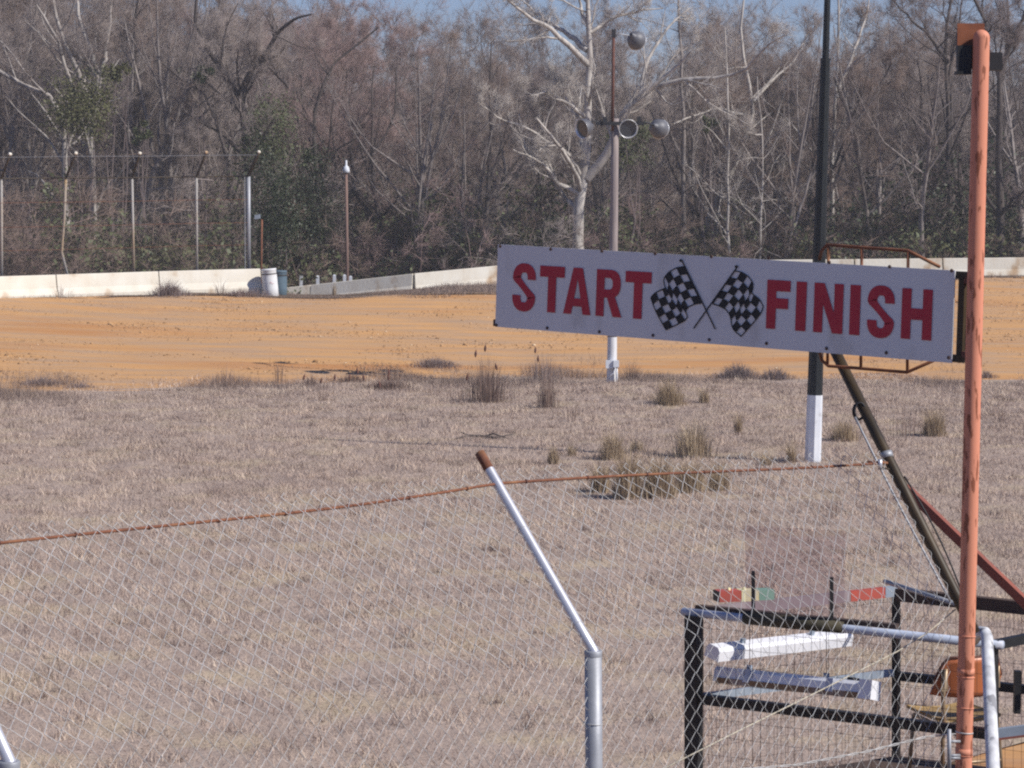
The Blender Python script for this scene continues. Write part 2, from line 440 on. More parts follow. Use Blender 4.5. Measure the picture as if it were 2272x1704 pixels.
def bank_grass():
    # dry weeds along the top of the clay and on the bank before the barriers
    n = 90000
    x = rs.uniform(-24, 28, n); B2 = b2(x); d = B2 + rs.uniform(-1.2, 9, n)
    p = np.stack([x, d], -1)
    pn = patchnoise(p, 1.2, 21)
    mid = sm(-12, -9, x) * (1 - sm(6, 12, x))
    limit = .4 + 7.5 * mid
    keep = (d - B2 > -.5 + .7 * pn - .5 * mid) & (d - B2 < limit)
    p = p[keep]; n = len(p)
    L = rs.uniform(.07, .18, n) * (1 + .3 * pn[keep]) * (1 - .45 * np.exp(-((p[:, 0] + 7.5) / 3) ** 2)) * (1 + .9 * sm(-4.5, -2.5, p[:, 0]))
    blades('bank_grass', p, G(p[:, 0], p[:, 1]) - .02, L, rs.uniform(.008, .018, n), np.clip(rs.normal(.6, .3, n), .05, 1.4), np.clip(.5 + .2 * rs.randn(n) + .1 * pn[keep], 0, 1), M['bankgrass'], 'stuff', rs)
bank_grass()
tag(bpy.data.objects['bank_grass'], 'brown dead grass growing along the bank below the barriers', 'grass')

def edge_weeds():
    n = 100000
    x = rs.uniform(-21, 21, n); d = b1(x) + rs.normal(.1, 1.9, n)
    p = np.stack([x, d], -1)
    pn = patchnoise(p, 1.5, 41) + .6 * patchnoise(p, .5, 42)
    keep = rs.rand(n) < sm(-.2, 1.3, pn)
    p = p[keep]; n = len(p)
    L = rs.uniform(.06, .22, n) * (1 + .7 * np.clip(pn[keep], 0, 1.5))
    blades('edge_weeds', p, G(p[:, 0], p[:, 1]) - .02, L, rs.uniform(.007, .014, n), np.clip(rs.normal(.5, .3, n), .02, 1.3), np.clip(.42 + .24 * rs.randn(n), 0, 1), M['bankgrass'], 'stuff', rs)
edge_weeds()
tag(bpy.data.objects['edge_weeds'], 'ragged brown weeds along the edge of grass and clay', 'weeds')

def track_tufts():
    # thin dead grass scattered over the clay in streaks
    n = 60000
    x = rs.uniform(-24, 28, n); t = rs.uniform(.0, 1, n); B1, B2 = b1(x), b2(x); d = B1 + t * (B2 - B1)
    p = np.stack([x, d], -1)
    pn = patchnoise(p * np.array([.45, 1.6]), 1.1, 31) + .35 * patchnoise(p, 5, 32)
    keep = (pn > .25) & ((t > .2) | (pn > 1.25)) & (rs.rand(n) < .8)
    p = p[keep]; n = len(p)
    blades('track_grass', p, G(p[:, 0], p[:, 1]) - .02, rs.uniform(.03, .09, n), rs.uniform(.008, .016, n), np.clip(rs.normal(.95, .3, n), .1, 1.45), np.clip(.55 + .22 * rs.randn(n), 0, 1), M['bankgrass'], 'stuff', rs)
    # clods and pale stones on the clay
    n = 60000
    x = rs.uniform(-24, 28, n); t = rs.uniform(.12, 1, n); d = b1(x) + t * (b2(x) - b1(x))
    q = np.stack([x * .25, d], -1)
    keep = rs.rand(n) < sm(-.5, 1.5, patchnoise(q, 3.2, 51) + .7 * patchnoise(np.stack([x, d], -1), .7, 52))
    x, t, d = x[keep], t[keep], d[keep]; n = len(x)
    s = rs.gamma(1.4, .0065, n) + .005
    z = G(x, d) + s * .3
    base = np.array([[1, 0, -.4], [-.5, .87, -.4], [-.5, -.87, -.4], [.2, .1, .8], [-.4, -.2, .5]])
    fc = np.array([[0, 1, 3], [1, 4, 3], [1, 2, 4], [2, 3, 4], [2, 0, 3], [0, 2, 1]])
    sc = s[:, None, None] * rs.uniform(.7, 1.4, (n, 1, 3)) * np.array([2.0, 1.1, .75])
    v = base[None] * sc + np.stack([x, d, z], -1)[:, None]
    f = (fc[None] + 5 * np.arange(n)[:, None, None]).reshape(-1, 3)
    raw_mesh('clay_clods', v.reshape(-1, 3), f, M['clod'], kind='stuff', attrs={'tint': np.repeat(np.clip(.5 + .25 * rs.randn(n), 0, 1), 5)})
track_tufts()
tag(bpy.data.objects['track_grass'], 'sparse dead grass streaked across the banked clay', 'grass')
tag(bpy.data.objects['clay_clods'], 'small clods and pale stones lying on the clay', 'clods')

# ------------------------------------------------------------------ woods
def unit(a): return a / (np.linalg.norm(a, axis=-1, keepdims=True) + 1e-9)
class Tree:
    def __init__(s, seed):
        s.rs = np.random.RandomState(seed); s.tr = {}; s.cr = {}; s.ln = []
    def store(s, pts, rad, n, where):
        dct = s.tr if where == 't' else s.cr
        dct.setdefault((pts.shape[1], n), []).append((pts, rad))
    def walk(s, start, dirs, L, r0, k, wig, trop, taper=.35):
        B = len(start); pts = np.zeros((B, k, 3)); pts[:, 0] = start; d = unit(dirs)
        for i in range(1, k):
            d = unit(d + s.rs.randn(B, 3) * wig + np.array([0, 0, trop]))
            pts[:, i] = pts[:, i - 1] + d * (L / (k - 1))[:, None]
        rad = r0[:, None] * np.linspace(1, taper, k)[None]
        return pts, rad
    def kids(s, pts, rad, per, t0, t1, ang, ratio, L, rr=.55):
        B, k, _ = pts.shape
        idx = np.repeat(np.arange(B), per); n = len(idx)
        t = s.rs.uniform(t0, t1, n); u = t * (k - 1); i = np.minimum(u.astype(int), k - 2); fr = (u - i)[:, None]
        a, b = pts[idx, i], pts[idx, i + 1]
        pos = a * (1 - fr) + b * fr; tg = unit(b - a)
        rd = rad[idx, i] * (1 - fr[:, 0]) + rad[idx, i + 1] * fr[:, 0]
        perp = s.rs.randn(n, 3); perp = unit(perp - tg * (perp * tg).sum(-1, keepdims=True))
        an = s.rs.normal(ang, .22, n)[:, None]
        dirs = tg * np.cos(an) + perp * np.sin(an)
        LL = L[idx] * ratio * (1.15 - .6 * t) * s.rs.uniform(.6, 1.3, n)
        return pos, dirs, LL, rd * rr * s.rs.uniform(.7, 1.1, n)
    def spikes(s, pts, rad, per, length, width, ang=.8, trop=.15):
        B, k, _ = pts.shape
        L = np.full(B, 1.0)
        pos, dirs, _, _ = s.kids(pts, rad, per, .1, 1.0, ang, 1, L)
        n = len(pos)
        d = unit(dirs + np.array([0, 0, trop])); ln = length * s.rs.uniform(.45, 1.4, n)
        side = s.rs.randn(n, 3); side = unit(side - d * (side * d).sum(-1, keepdims=True)); s2 = np.cross(d, side)
        w = (width * s.rs.uniform(.6, 1.3, n))[:, None]
        a = pos + side * w; b = pos - .5 * side * w + .87 * s2 * w; c = pos - .5 * side * w - .87 * s2 * w
        bend = pos + d * ln[:, None] + s.rs.randn(n, 3) * (.12 * ln)[:, None]
        v = np.stack([a, b, c, bend], 1)
        s.ln.append(v); s.tips = bend
        return bend
    @staticmethod
    def tubes(dct):
        V = []; Fc = []; off = 0
        for (k, n), lst in dct.items():
            pts = np.concatenate([p for p, r in lst]); rad = np.concatenate([r for p, r in lst]); B = len(pts)
            tg = unit(np.gradient(pts, axis=1))
            ref = np.where(np.abs(tg[:, :1, 2:3]) < .9, np.array([0, 0, 1.0]), np.array([1.0, 0, 0]))
            u = unit(np.cross(tg, np.broadcast_to(ref, tg.shape))); w = np.cross(tg, u)
            a = 2 * math.pi * np.arange(n) / n
            ring = pts[:, :, None] + rad[:, :, None, None] * (np.cos(a)[None, None, :, None] * u[:, :, None] + np.sin(a)[None, None, :, None] * w[:, :, None])
            V.append(ring.reshape(-1, 3))
            i = np.arange(B * k * n).reshape(B, k, n); j = np.roll(i, -1, axis=2)
            Fc.append(np.stack([i[:, :-1], j[:, :-1], j[:, 1:], i[:, 1:]], -1).reshape(-1, 4) + off)
            off += B * k * n
        return np.concatenate(V), np.concatenate(Fc)
    def trunk_mesh(s, name, m):
        v, f = s.tubes(s.tr)
        return raw_mesh(name, v, f, m, smooth=True)
    def crown_mesh(s, name, m):
        v, f = s.tubes(s.cr) if s.cr else (np.zeros((0, 3)), np.zeros((0, 4), int))
        f = np.concatenate([f[:, [0, 1, 2]], f[:, [0, 2, 3]]])
        if s.ln:
            q = np.concatenate(s.ln); n = len(q)
            fs = (np.array([[0, 1, 3], [1, 2, 3], [2, 0, 3]])[None] + 4 * np.arange(n)[:, None, None]).reshape(-1, 3) + len(v)
            v = np.concatenate([v, q.reshape(-1, 3)]); f = np.concatenate([f, fs])
        return raw_mesh(name, v, f, m)

def leaf_quads(c, size, rs_, flat=0.0):
    n = len(c)
    a = unit(rs_.randn(n, 3)); b = rs_.randn(n, 3); b = unit(b - a * (b * a).sum(-1, keepdims=True))
    sz = (size * rs_.uniform(.5, 1.4, n))[:, None]
    v = np.stack([c - a * sz, c + b * sz * .55, c + a * sz, c - b * sz * .55], 1).reshape(-1, 3)
    return v, np.arange(4 * n).reshape(-1, 4)

def refine(t, pts, rad, n1, n2, n3, nsp, scale, where1='t', trop=.12, t0=.25):
    """limbs on the given stems, then branches, twigs and hair twigs"""
    L = np.full(len(pts), 0.0)
    for i in range(len(pts)): L[i] = np.linalg.norm(np.diff(pts[i], axis=0), axis=1).sum()
    if n1:
        p, d, l, r = t.kids(pts, rad, n1, t0, 1.0, .85, .36, L)
        a1, r1 = t.walk(p, d, l, np.maximum(r, .014), 6, .20, trop); t.store(a1, r1, 5, where1)
    else: a1, r1, l = pts, rad, L
    p, d, l2, r = t.kids(a1, r1, n2, .15, 1.0, .8, .48, l)
    a2, r2 = t.walk(p, d, l2, np.maximum(r, .009), 5, .22, trop); t.store(a2, r2, 4, 'c')
    p, d, l3, r = t.kids(a2, r2, n3, .1, 1.0, .75, .5, l2)
    a3, r3 = t.walk(p, d, np.maximum(l3, .25 * scale), np.maximum(r * .8, .0055), 4, .22, trop); t.store(a3, r3, 3, 'c')
    t.spikes(a3, r3, nsp, .42 * scale, .0045)
    return a1, a2, a3

def arche(seed, H, stems, spread, n1, n2, n3, nsp, r0, lean=.06):
    t = Tree(seed); B = stems
    st = np.concatenate([t.rs.uniform(-.25, .25, (B, 2)) * (B > 1), np.zeros((B, 1))], 1)
    dr = np.concatenate([t.rs.randn(B, 2) * (lean + .10 * (B > 1)), np.ones((B, 1))], 1)
    pts, rad = t.walk(st, dr, H * t.rs.uniform(.8, 1.0, B), np.full(B, r0) * t.rs.uniform(.8, 1, B), 10, .07, .04, .12)
    t.store(pts, rad, 7, 't')
    # forks
    p, d, l, r = t.kids(pts, rad, 2, .3, .6, .45, spread, np.full(B, H), .75)
    f1, fr = t.walk(p, d, l * 1.2, r, 8, .10, .10, .15); t.store(f1, fr, 6, 't')
    refine(t, pts, rad, n1, n2, n3, nsp, 1.0)
    refine(t, f1, fr, max(4, n1 // 2), n2, n3, nsp, 1.0)
    return t

ARCH = []
for i, (seed, H, stems, n1, r0, tw, bk) in enumerate([
        (11, 15, 1, 16, .15, 'twig_grey', 'bark_grey'), (12, 15, 2, 11, .11, 'twig_grey', 'bark_grey'),
        (13, 15, 1, 17, .13, 'twig_red', 'bark_dark'), (14, 15, 3, 9, .09, 'twig_red', 'bark_grey'),
        (15, 15, 1, 15, .17, 'twig_dark', 'bark_dark'), (16, 15, 2, 11, .10, 'twig_brown', 'bark_grey'),
        (17, 15, 1, 9, .23, 'twig_grey', 'bark_grey'), (18, 15, 2, 7, .18, 'twig_brown', 'bark_grey'), (19, 15, 1, 9, .24, 'twig_dark', 'bark_dark'), (20, 15, 1, 8, .15, 'twig_pale', 'bark_pale')]):
    t = arche(seed, H, stems, .42, n1, 6, 7, 9, r0) if i < 6 else arche(seed, H, stems, .5, n1, 4, 4, 4, r0, .10)
    tm = t.trunk_mesh('trunk', M[bk]); cm = t.crown_mesh('crown', M[tw])
    ARCH.append((tm.data, cm.data))
    bpy.data.objects.remove(tm); bpy.data.objects.remove(cm)

def place(name, label, cat, group, data, loc, scale, rz, names=('trunk', 'crown')):
    e = thing(name, label, cat, loc, group)
    e.rotation_euler = (0, 0, rz); e.scale = scale if hasattr(scale, '__len__') else (scale,) * 3
    for nm, dt in zip(names, data):
        o = bpy.data.objects.new(nm, dt); col.objects.link(o); o.parent = e
    return e

rt = random.Random(77)
TOPY = ([-200, 300, 600, 830, 960, 1100, 1250, 1400, 1600, 1750, 1850, 2000, 2150, 2500], [-170, -150, -70, 20, 40, 30, 0, 10, 20, 60, 90, 50, 0, -20])
KIND_LABEL = {0: ('bare grey-brown tree in the wood', 'bare grey-brown trees of the wood'),
              1: ('bare grey-brown tree in the wood', 'bare grey-brown trees of the wood'),
              2: ('bare tree with a haze of reddish twigs in the wood', 'bare reddish-twigged trees of the wood'),
              3: ('bare tree with a haze of reddish twigs in the wood', 'bare reddish-twigged trees of the wood'),
              4: ('bare dark-trunked tree deep in the wood', 'bare dark trees of the wood'),
              5: ('bare brown-twigged tree in the wood', 'bare brown trees of the wood')}
def zone(px):
    for lim, z in ((560, ' behind the left catch fence'), (960, ' around the slim brown pole'), (1330, ' left of the sycamore'), (1800, ' between the wooden and black poles'), (2130, ' between black pole and orange post')):
        if px < lim: return z
    return ' right of the orange post'
def forest():
    rows = [(122, 4.6), (127, 4.2), (133, 4.2), (140, 4.2), (148, 4.6), (157, 5), (168, 5.4), (181, 6), (196, 6.6)]
    for d0, sp in rows:
        half = d0 * CX / F * 1.22 + 3
        x = -half + rt.uniform(0, sp)
        while x < half:
            d = d0 + rt.uniform(-3, 3); xx = x + rt.uniform(-1, 1)
            x += sp
            if d0 == 122 and xx > -10: continue
            if d < dcrest(xx) + 3.5: d = float(dcrest(xx)) + 3.5 + rt.uniform(0, 3)
            px = CX + xx / d * F
            if d < 135 and 585 < px < 745: continue        # the dark gap at the exit road
            zt = CAMH + (HY - np.interp(px, *TOPY) + rt.uniform(-70, 40)) / F * d
            g = float(G(xx, d)) - .15
            red = 630 < px < 1000
            k = rt.choice([2, 3, 2, 5, 0, 1]) if red else rt.choice([0, 1, 0, 1, 4, 5, 0])
            s = (zt - g) / 15.0
            place('bare_tree', KIND_LABEL[k][0] + zone(px), 'tree', KIND_LABEL[k][1] + zone(px), ARCH[k], (xx, d, g), (s * rt.uniform(.9, 1.2), s * rt.uniform(.9, 1.2), s), rt.uniform(0, 6.28))
forest()
OPEN_LABEL = {6: ('open grey tree with bare forking limbs in the wood', 'open grey trees of the wood'), 7: ('twin-stemmed grey tree with bare limbs in the wood', 'twin-stemmed grey trees of the wood'),
              8: ('open dark tree with bare forking limbs in the wood', 'open dark trees of the wood'), 9: ('slim pale-barked bare tree in the wood', 'slim pale trees of the wood')}
def open_trees():
    for px, d, k in ((40, 119, 7), (95, 121, 6), (290, 118, 6), (345, 121, 8), (395, 119, 7), (640, 126, 6), (850, 123, 8), (905, 121, 7), (960, 122, 6), (1020, 124, 7), (1085, 123, 8),
                     (1570, 123, 8), (1660, 124, 6), (1730, 122, 7), (1770, 125, 8), (1830, 121, 8), (1960, 122, 7), (2010, 124, 8), (2055, 121, 6), (2150, 125, 8), (2255, 123, 6), (2320, 121, 8)):
        x = (px - CX) / F * d; g = float(G(x, d)) - .15
        zt = CAMH + (HY - np.interp(px, *TOPY) + rt.uniform(-60, 60)) / F * d
        sc = (zt - g) / 15.0
        place('bare_tree', OPEN_LABEL[k][0] + zone(px), 'tree', OPEN_LABEL[k][1] + zone(px), ARCH[k], (x, d, g), (sc, sc, sc), rt.uniform(0, 6.28))
open_trees()

def poly3(pxs, d, dd=0.0):
    """pixel polyline at depth d; dd = depth drift along it"""
    n = len(pxs)
    return np.array([P(x, y, d + dd * i / max(1, n - 1)) for i, (x, y) in enumerate(pxs)])
def resample(pts, k, rs_, wob):
    seg = np.linalg.norm(np.diff(pts, axis=0), axis=1); s = np.concatenate([[0], np.cumsum(seg)])
    u = np.linspace(0, s[-1], k)
    q = np.stack([np.interp(u, s, pts[:, c]) for c in range(3)], -1)
    q[1:-1] += rs_.randn(k - 2, 3) * wob
    return q
def hero(name, label, d, stems, bark, twig, seed, n1=7, n2=5, n3=6, nsp=8, scale=1.0, group=None, t0=.2):
    """stems: list of (pixel polyline, start radius, end radius, depth drift); first one starts at the ground"""
    t = Tree(seed)
    p0 = stems[0][0][0]
    bx = (p0[0] - CX) / F * d; g = float(G(bx, d)) - .2
    e = thing(name, label, 'tree', (bx, d, g), group)
    first = True
    for pxs, ra, rb, dd in stems:
        p3 = poly3(pxs, d, dd)
        if first:
            p3 = np.concatenate([[[p3[0][0], d, g]], p3]); first = False
        q = resample(p3, 12, t.rs, .03 * scale) - np.array([bx, d, g])
        pts = q[None]; rad = np.linspace(ra, rb, 12)[None]
        t.store(pts, rad, 9, 't')
        refine(t, pts, rad, n1, n2, n3, nsp, scale, t0=t0)
    a = t.trunk_mesh('trunk', M[bark]); b = t.crown_mesh('crown', M[twig])
    a.parent = e; b.parent = e
    return e

hero('sycamore_tree', 'tall pale-barked sycamore with long spreading white limbs behind the floodlight pole', 118.5, [
    ([(1283, 520), (1285, 437), (1302, 360), (1305, 288), (1305, 205), (1308, 113), (1304, 0), (1300, -70)], 0.320, 0.070, 0),
    ([(1302, 395), (1345, 345), (1366, 300), (1382, 253), (1430, 205), (1475, 170), (1512, 138), (1532, 115)], 0.247, 0.037, -2),
    ([(1380, 256), (1440, 195), (1500, 180), (1570, 178), (1640, 165), (1662, 148), (1690, 110), (1740, 78)], 0.156, 0.031, -4),
    ([(1422, 212), (1430, 150), (1452, 100), (1490, 50), (1530, 18)], 0.104, 0.025, 2),
    ([(1303, 142), (1270, 110), (1215, 60), (1165, 30), (1110, -12)], 0.156, 0.037, -3),
    ([(1303, 112), (1260, 75), (1210, 45), (1160, 2)], 0.143, 0.037, 2),
    ([(1306, 60), (1290, 20), (1278, -30)], 0.104, 0.037, 1),
    ([(1310, 72), (1340, 50), (1400, 25), (1472, 18)], 0.091, 0.025, 1),
    ([(1302, 262), (1260, 228), (1215, 205), (1178, 212)], 0.104, 0.025, -2),
    ([(1298, 282), (1268, 240), (1240, 190), (1225, 150)], 0.091, 0.025, 1),
    ([(1285, 432), (1240, 410), (1212, 370), (1172, 345), (1138, 332)], 0.130, 0.025, -2),
    ([(1288, 392), (1262, 342), (1232, 322), (1196, 335)], 0.104, 0.025, -3),
    ([(1240, 330), (1165, 282), (1105, 262), (1058, 225)], 0.078, 0.019, -2),
    ], 'bark_pale', 'twig_pale', 31, n1=7, n2=5, n3=6, nsp=6)
hero('dark_forked_tree', 'dark-limbed tree forking in a wide V above the left catch fence', 117, [
    ([(560, 560), (552, 420), (544, 329), (537, 226), (514, 190), (488, 144), (452, 98), (434, 56), (437, -20)], .24, .07, 0),
    ([(536, 218), (552, 164), (591, 118), (621, 67), (655, 40), (690, 32)], .18, .04, -2),
    ([(522, 200), (508, 159), (496, 123), (470, 60)], .09, .02, 2),
    ([(640, 195), (606, 159), (560, 139), (552, 108)], .06, .02, -2),
    ], 'bark_dark', 'twig_grey', 32, n1=8, nsp=8)
hero('leaning_dark_tree', 'slim dark tree bending to the right among reddish twigs', 123, [
    ([(712, 590), (703, 420), (700, 330), (698, 257), (709, 205), (734, 149), (755, 121), (783, 106), (840, 60)], .15, .04, 0),
    ], 'bark_dark', 'twig_red', 33, n1=10)
hero('curved_dark_tree', 'slender curved dark tree just left of the forked one', 116, [
    ([(520, 590), (506, 380), (493, 308), (472, 241), (452, 205), (410, 180), (360, 140)], .13, .04, 0),
    ([(478, 255), (430, 300), (400, 350)], .06, .02, -1),
    ], 'bark_dark', 'twig_grey', 34, n1=9)
hero('grey_multi_stemmed_tree', 'grey tree with several upright stems rising from an olive evergreen clump', 116, [
    ([(205, 590), (205, 350), (193, 208), (170, 149), (141, 90), (121, 30), (112, -30)], .22, .06, 0),
    ([(205, 280), (221, 180), (200, 118), (180, 51), (167, -20)], .17, .06, 2),
    ([(200, 330), (164, 200), (141, 139), (121, 77), (80, 10)], .14, .04, -2),
    ([(222, 190), (236, 110), (245, 40), (246, -30)], .09, .03, 1),
    ], 'bark_light', 'twig_grey', 35, n1=8, scale=1.1)
hero('low_limbed_tree', 'grey tree with one long pale limb slanting down at the left edge', 114, [
    ([(150, 590), (145, 350), (140, 230), (118, 219), (77, 203), (31, 175), (0, 157), (-60, 130)], .17, .08, 0),
    ], 'bark_light', 'twig_grey', 36, n1=9)
hero('slanting_dark_tree', 'dark tree slanting right behind the slim brown lamp pole', 124, [
    ([(760, 590), (775, 430), (796, 380), (832, 329), (873, 277), (883, 221), (878, 150)], .15, .03, 0),
    ([(790, 392), (775, 330), (800, 270), (830, 232)], .12, .04, 1),
    ], 'bark_dark', 'twig_red', 37, n1=9)
hero('leaning_pale_tree', 'pale grey tree curving up to the right between the light poles', 126, [
    ([(1562, 520), (1573, 478), (1629, 370), (1660, 288), (1675, 221), (1655, 154), (1640, 80), (1650, 0)], .19, .05, 0),
    ([(1652, 255), (1598, 241), (1547, 252), (1495, 275)], .08, .03, -4),
    ([(1672, 225), (1710, 180), (1760, 140), (1800, 60)], .08, .03, 2),
    ], 'bark_pale', 'twig_grey', 38, n1=8)
hero('white_sapling', 'thin straight white-barked trunk above the middle of the sign', 121, [
    ([(1618, 560), (1616, 500), (1616, 308), (1613, 180), (1608, 60)], .085, .03, 0)], 'bark_pale', 'twig_pale', 39, n1=10, n2=4, n3=4)
hero('white_sapling', 'thin kinked white-barked sapling left of the black pole', 121, [
    ([(1684, 560), (1685, 503), (1693, 390), (1691, 288), (1683, 236), (1680, 170)], .065, .02, 0),
    ([(1692, 300), (1650, 292), (1620, 278)], .035, .012, -1)], 'bark_pale', 'twig_pale', 40, n1=8, n2=4, n3=4)
hero('brown_straight_tree', 'straight brown trunk standing right of the wooden floodlight pole', 123, [
    ([(1518, 560), (1517, 400), (1516, 288), (1511, 128), (1505, 0)], .14, .05, 0)], 'bark_grey', 'twig_grey', 41, n1=12)
hero('dark_forked_sapling', 'slim dark tree with a low Y fork between the black pole and orange post', 122, [
    ([(1926, 580), (1922, 462), (1901, 329), (1896, 272), (1870, 231), (1850, 170)], .12, .03, 0),
    ([(1897, 276), (1925, 235), (1960, 180), (1985, 110)], .08, .02, 1)], 'bark_dark', 'twig_brown', 42, n1=9)
hero('pink_grey_tree', 'pale pinkish tree forking against the sky beside the black pole', 127, [
    ([(1845, 560), (1848, 350), (1855, 205), (1860, 103), (1860, -20)], .14, .04, 0),
    ([(1856, 215), (1885, 139), (1905, 90), (1920, 51), (1930, -20)], .10, .03, 2)], 'bark_pale', 'twig_grey', 43, n1=7, n2=4, n3=5)
hero('large_dark_tree', 'large dark tree with a spreading crown at the right edge behind the orange post', 121, [
    ([(2222, 580), (2218, 488), (2217, 300), (2217, 154), (2194, 118), (2188, 51), (2158, -10)], .24, .07, 0),
    ([(2217, 165), (2236, 110), (2256, 66), (2290, 0)], .14, .05, -1),
    ([(2217, 200), (2240, 90), (2235, 0)], .12, .05, 2),
    ([(2216, 480), (2250, 440), (2300, 400)], .10, .03, -2)], 'bark_dark', 'twig_dark', 44, n1=8)
hero('dark_fork_tree', 'dark open-crowned tree forking against blue sky left of the orange post top', 124, [
    ([(2108, 580), (2105, 300), (2101, 128), (2097, 70), (2112, -10)], .17, .06, 0),
    ([(2104, 140), (2060, 77), (2019, 41), (1975, -5)], .10, .03, -1),
    ([(2102, 200), (2125, 60), (2140, -20)], .09, .03, 1)], 'bark_dark', 'twig_dark', 45, n1=8)
hero('leaning_snag', 'leaning pale broken trunk low beside the black pole', 121, [
    ([(1745, 560), (1752, 524), (1788, 426), (1800, 380)], .11, .05, 0)], 'bark_grey', 'twig_brown', 46, n1=6, n2=4, n3=4)

# -- brush and evergreen undergrowth
def brush(seed, H, W, twigs, hair, leaves=0, leaf=.05):
    t = Tree(seed); B = twigs
    st = np.concatenate([t.rs.randn(B, 2) * W * .28, np.zeros((B, 1))], 1)
    dr = np.concatenate([t.rs.randn(B, 2) * .42, np.ones((B, 1))], 1)
    pts, rad = t.walk(st, dr, H * t.rs.uniform(.5, 1.15, B), np.full(B, .016), 6, .16, -.03, .3); t.store(pts, rad, 4, 't')
    a1, a2, a3 = refine(t, pts, rad, 4, 3, 4, hair, .8, 't', -.02, .15)
    if leaves:
        tip = t.tips[t.rs.randint(0, len(t.tips), leaves)] + t.rs.randn(leaves, 3) * .12
        t.leaf = leaf_quads(tip, leaf, t.rs)
    return t
BR = []
for seed, H, W, n, hair, lv, tw, lf in [(51, 3.2, 3.2, 26, 6, 0, 'twig_brown', None), (52, 3.6, 3.4, 24, 6, 0, 'twig_red', None),
                                        (53, 2.6, 3.4, 20, 4, 5200, 'twig_brown', 'leaf'), (54, 4.6, 3.0, 22, 6, 0, 'twig_grey', None),
                                        (55, 3.4, 3.2, 20, 4, 6500, 'twig_dark', 'leaf_dark'), (56, 2.2, 3.6, 20, 4, 4200, 'twig_brown', 'leaf_olive')]:
    t = brush(seed, H, W, n, hair, lv, .06)
    a = t.trunk_mesh('stems', M[tw]); b = t.crown_mesh('twigs', M[tw]); L = [a.data, b.data]
    bpy.data.objects.remove(a); bpy.data.objects.remove(b)
    if lv:
        c = raw_mesh('foliage', t.leaf[0], t.leaf[1], M[lf]); L.append(c.data); bpy.data.objects.remove(c)
    BR.append(L)
BL = {0: ('brown leafless brush at the wood edge', 'brown leafless brush'), 1: ('reddish leafless brush at the wood edge', 'reddish leafless brush'),
      2: ('low green shrub at the wood edge', 'green shrubs'), 3: ('tall grey leafless brush among the trunks', 'grey leafless brush'),
      4: ('dark evergreen shrub at the wood edge', 'dark evergreen shrubs'), 5: ('olive green low shrub at the wood edge', 'olive shrubs')}
def undergrowth():
    for d0, sp in ((109, 2.4), (113, 2.4), (117, 2.4), (121, 2.2), (124, 2.4), (128, 2.4), (133, 2.8), (140, 3.4), (150, 4)):
        half = d0 * CX / F * 1.15 + 2
        x = -half + rt.uniform(0, sp)
        while x < half:
            xx = x + rt.uniform(-.6, .6); d = d0 + rt.uniform(-2, 2); x += sp
            if d < dcrest(xx) + 6.5:
                if d0 < 119: continue
                d = float(dcrest(xx)) + 6.5 + rt.uniform(0, 2)
            px = CX + xx / d * F
            if d0 < 119 and px > 560: continue
            if 600 < px < 850 and d < 121: d += 7; xx = (px - CX) / F * d
            if 610 < px < 740 and d < 126: continue
            if 850 <= px < 960 and d < 117: d += 4; xx = (px - CX) / F * d
            u = rt.random()
            if px < 560: k = rt.choice([2, 2, 5, 0, 1, 5]) if d < 121 else rt.choice([0, 1, 3, 3, 2])
            elif px < 760: k = rt.choice([4, 4, 4, 2])
            elif px < 960: k = rt.choice([0, 1, 1, 3, 2])
            elif px < 1340: k = rt.choice([2, 2, 0, 1, 3])
            else: k = rt.choice([2, 0, 1, 5, 0, 4]) if d < 126 else rt.choice([0, 1, 3, 3])
            s = rt.uniform(.9, 1.5) * (1.25 if k in (2, 4, 5) else (1.4 if px < 1000 else 1.0))
            nm = {2: 'shrub', 4: 'evergreen_shrub', 5: 'shrub'}.get(k, 'brush')
            place(nm, BL[k][0] + zone(px), 'shrub' if k in (2, 4, 5) else 'brush', BL[k][1] + zone(px), BR[k], (xx, d, float(G(xx, d)) - .1), (s * 1.1, s * 1.1, s), rt.uniform(0, 6.28), ('stems', 'twigs', 'foliage'))
undergrowth()

def ivy(name, label, px, py, w, h, d, n, m, seed, twig='twig_dark', leaf=.055):
    """evergreen clump hanging in the trees: leaf clusters and a stem down to the ground"""
    r = np.random.RandomState(seed)
    c = P(px, py, d); sc = d / F
    nb = max(6, int(n / 90))
    b = r.randn(nb, 3) * np.array([w, w, h]) * sc * .25
    pts = b[r.randint(0, nb, n)] + r.randn(n, 3) * min(w, h) * sc * .115
    g = float(G(c[0], d)) - .2
    e = thing(name, label, 'evergreen', (c[0], c[1], g))
    v, f = leaf_quads(pts + c - np.array([c[0], c[1], g]), leaf, r)
    o = raw_mesh('foliage', v, f, M[m], parent=e)
    mb = MB()
    for k in range(4):
        a = np.array([c[0] + r.uniform(-.2, .2), c[1] + r.uniform(-.2, .2), g]); q = c + b[k % nb]
        mb.tube(resample(np.array([a, (a + q) / 2 + r.randn(3) * .2, q]), 7, r, .06), np.linspace(.05, .015, 7), 5)
    mb.build('stem', M[twig], e)
ivy('evergreen_clump', 'large olive green evergreen clump high in the trees at the left', 180, 235, 120, 150, 112, 6500, 'leaf_olive', 61)
ivy('evergreen_clump', 'small yellow-green clump up the grey tree at the left', 258, 160, 70, 45, 115, 1100, 'leaf_olive', 62)
ivy('evergreen_clump', 'dark green sprig cluster under the left limb of the forked tree', 440, 158, 90, 40, 116, 1000, 'leaf_dark', 63)
ivy('evergreen_clump', 'small bright green clump above the left catch fence', 312, 292, 36, 40, 113, 600, 'leaf', 64)
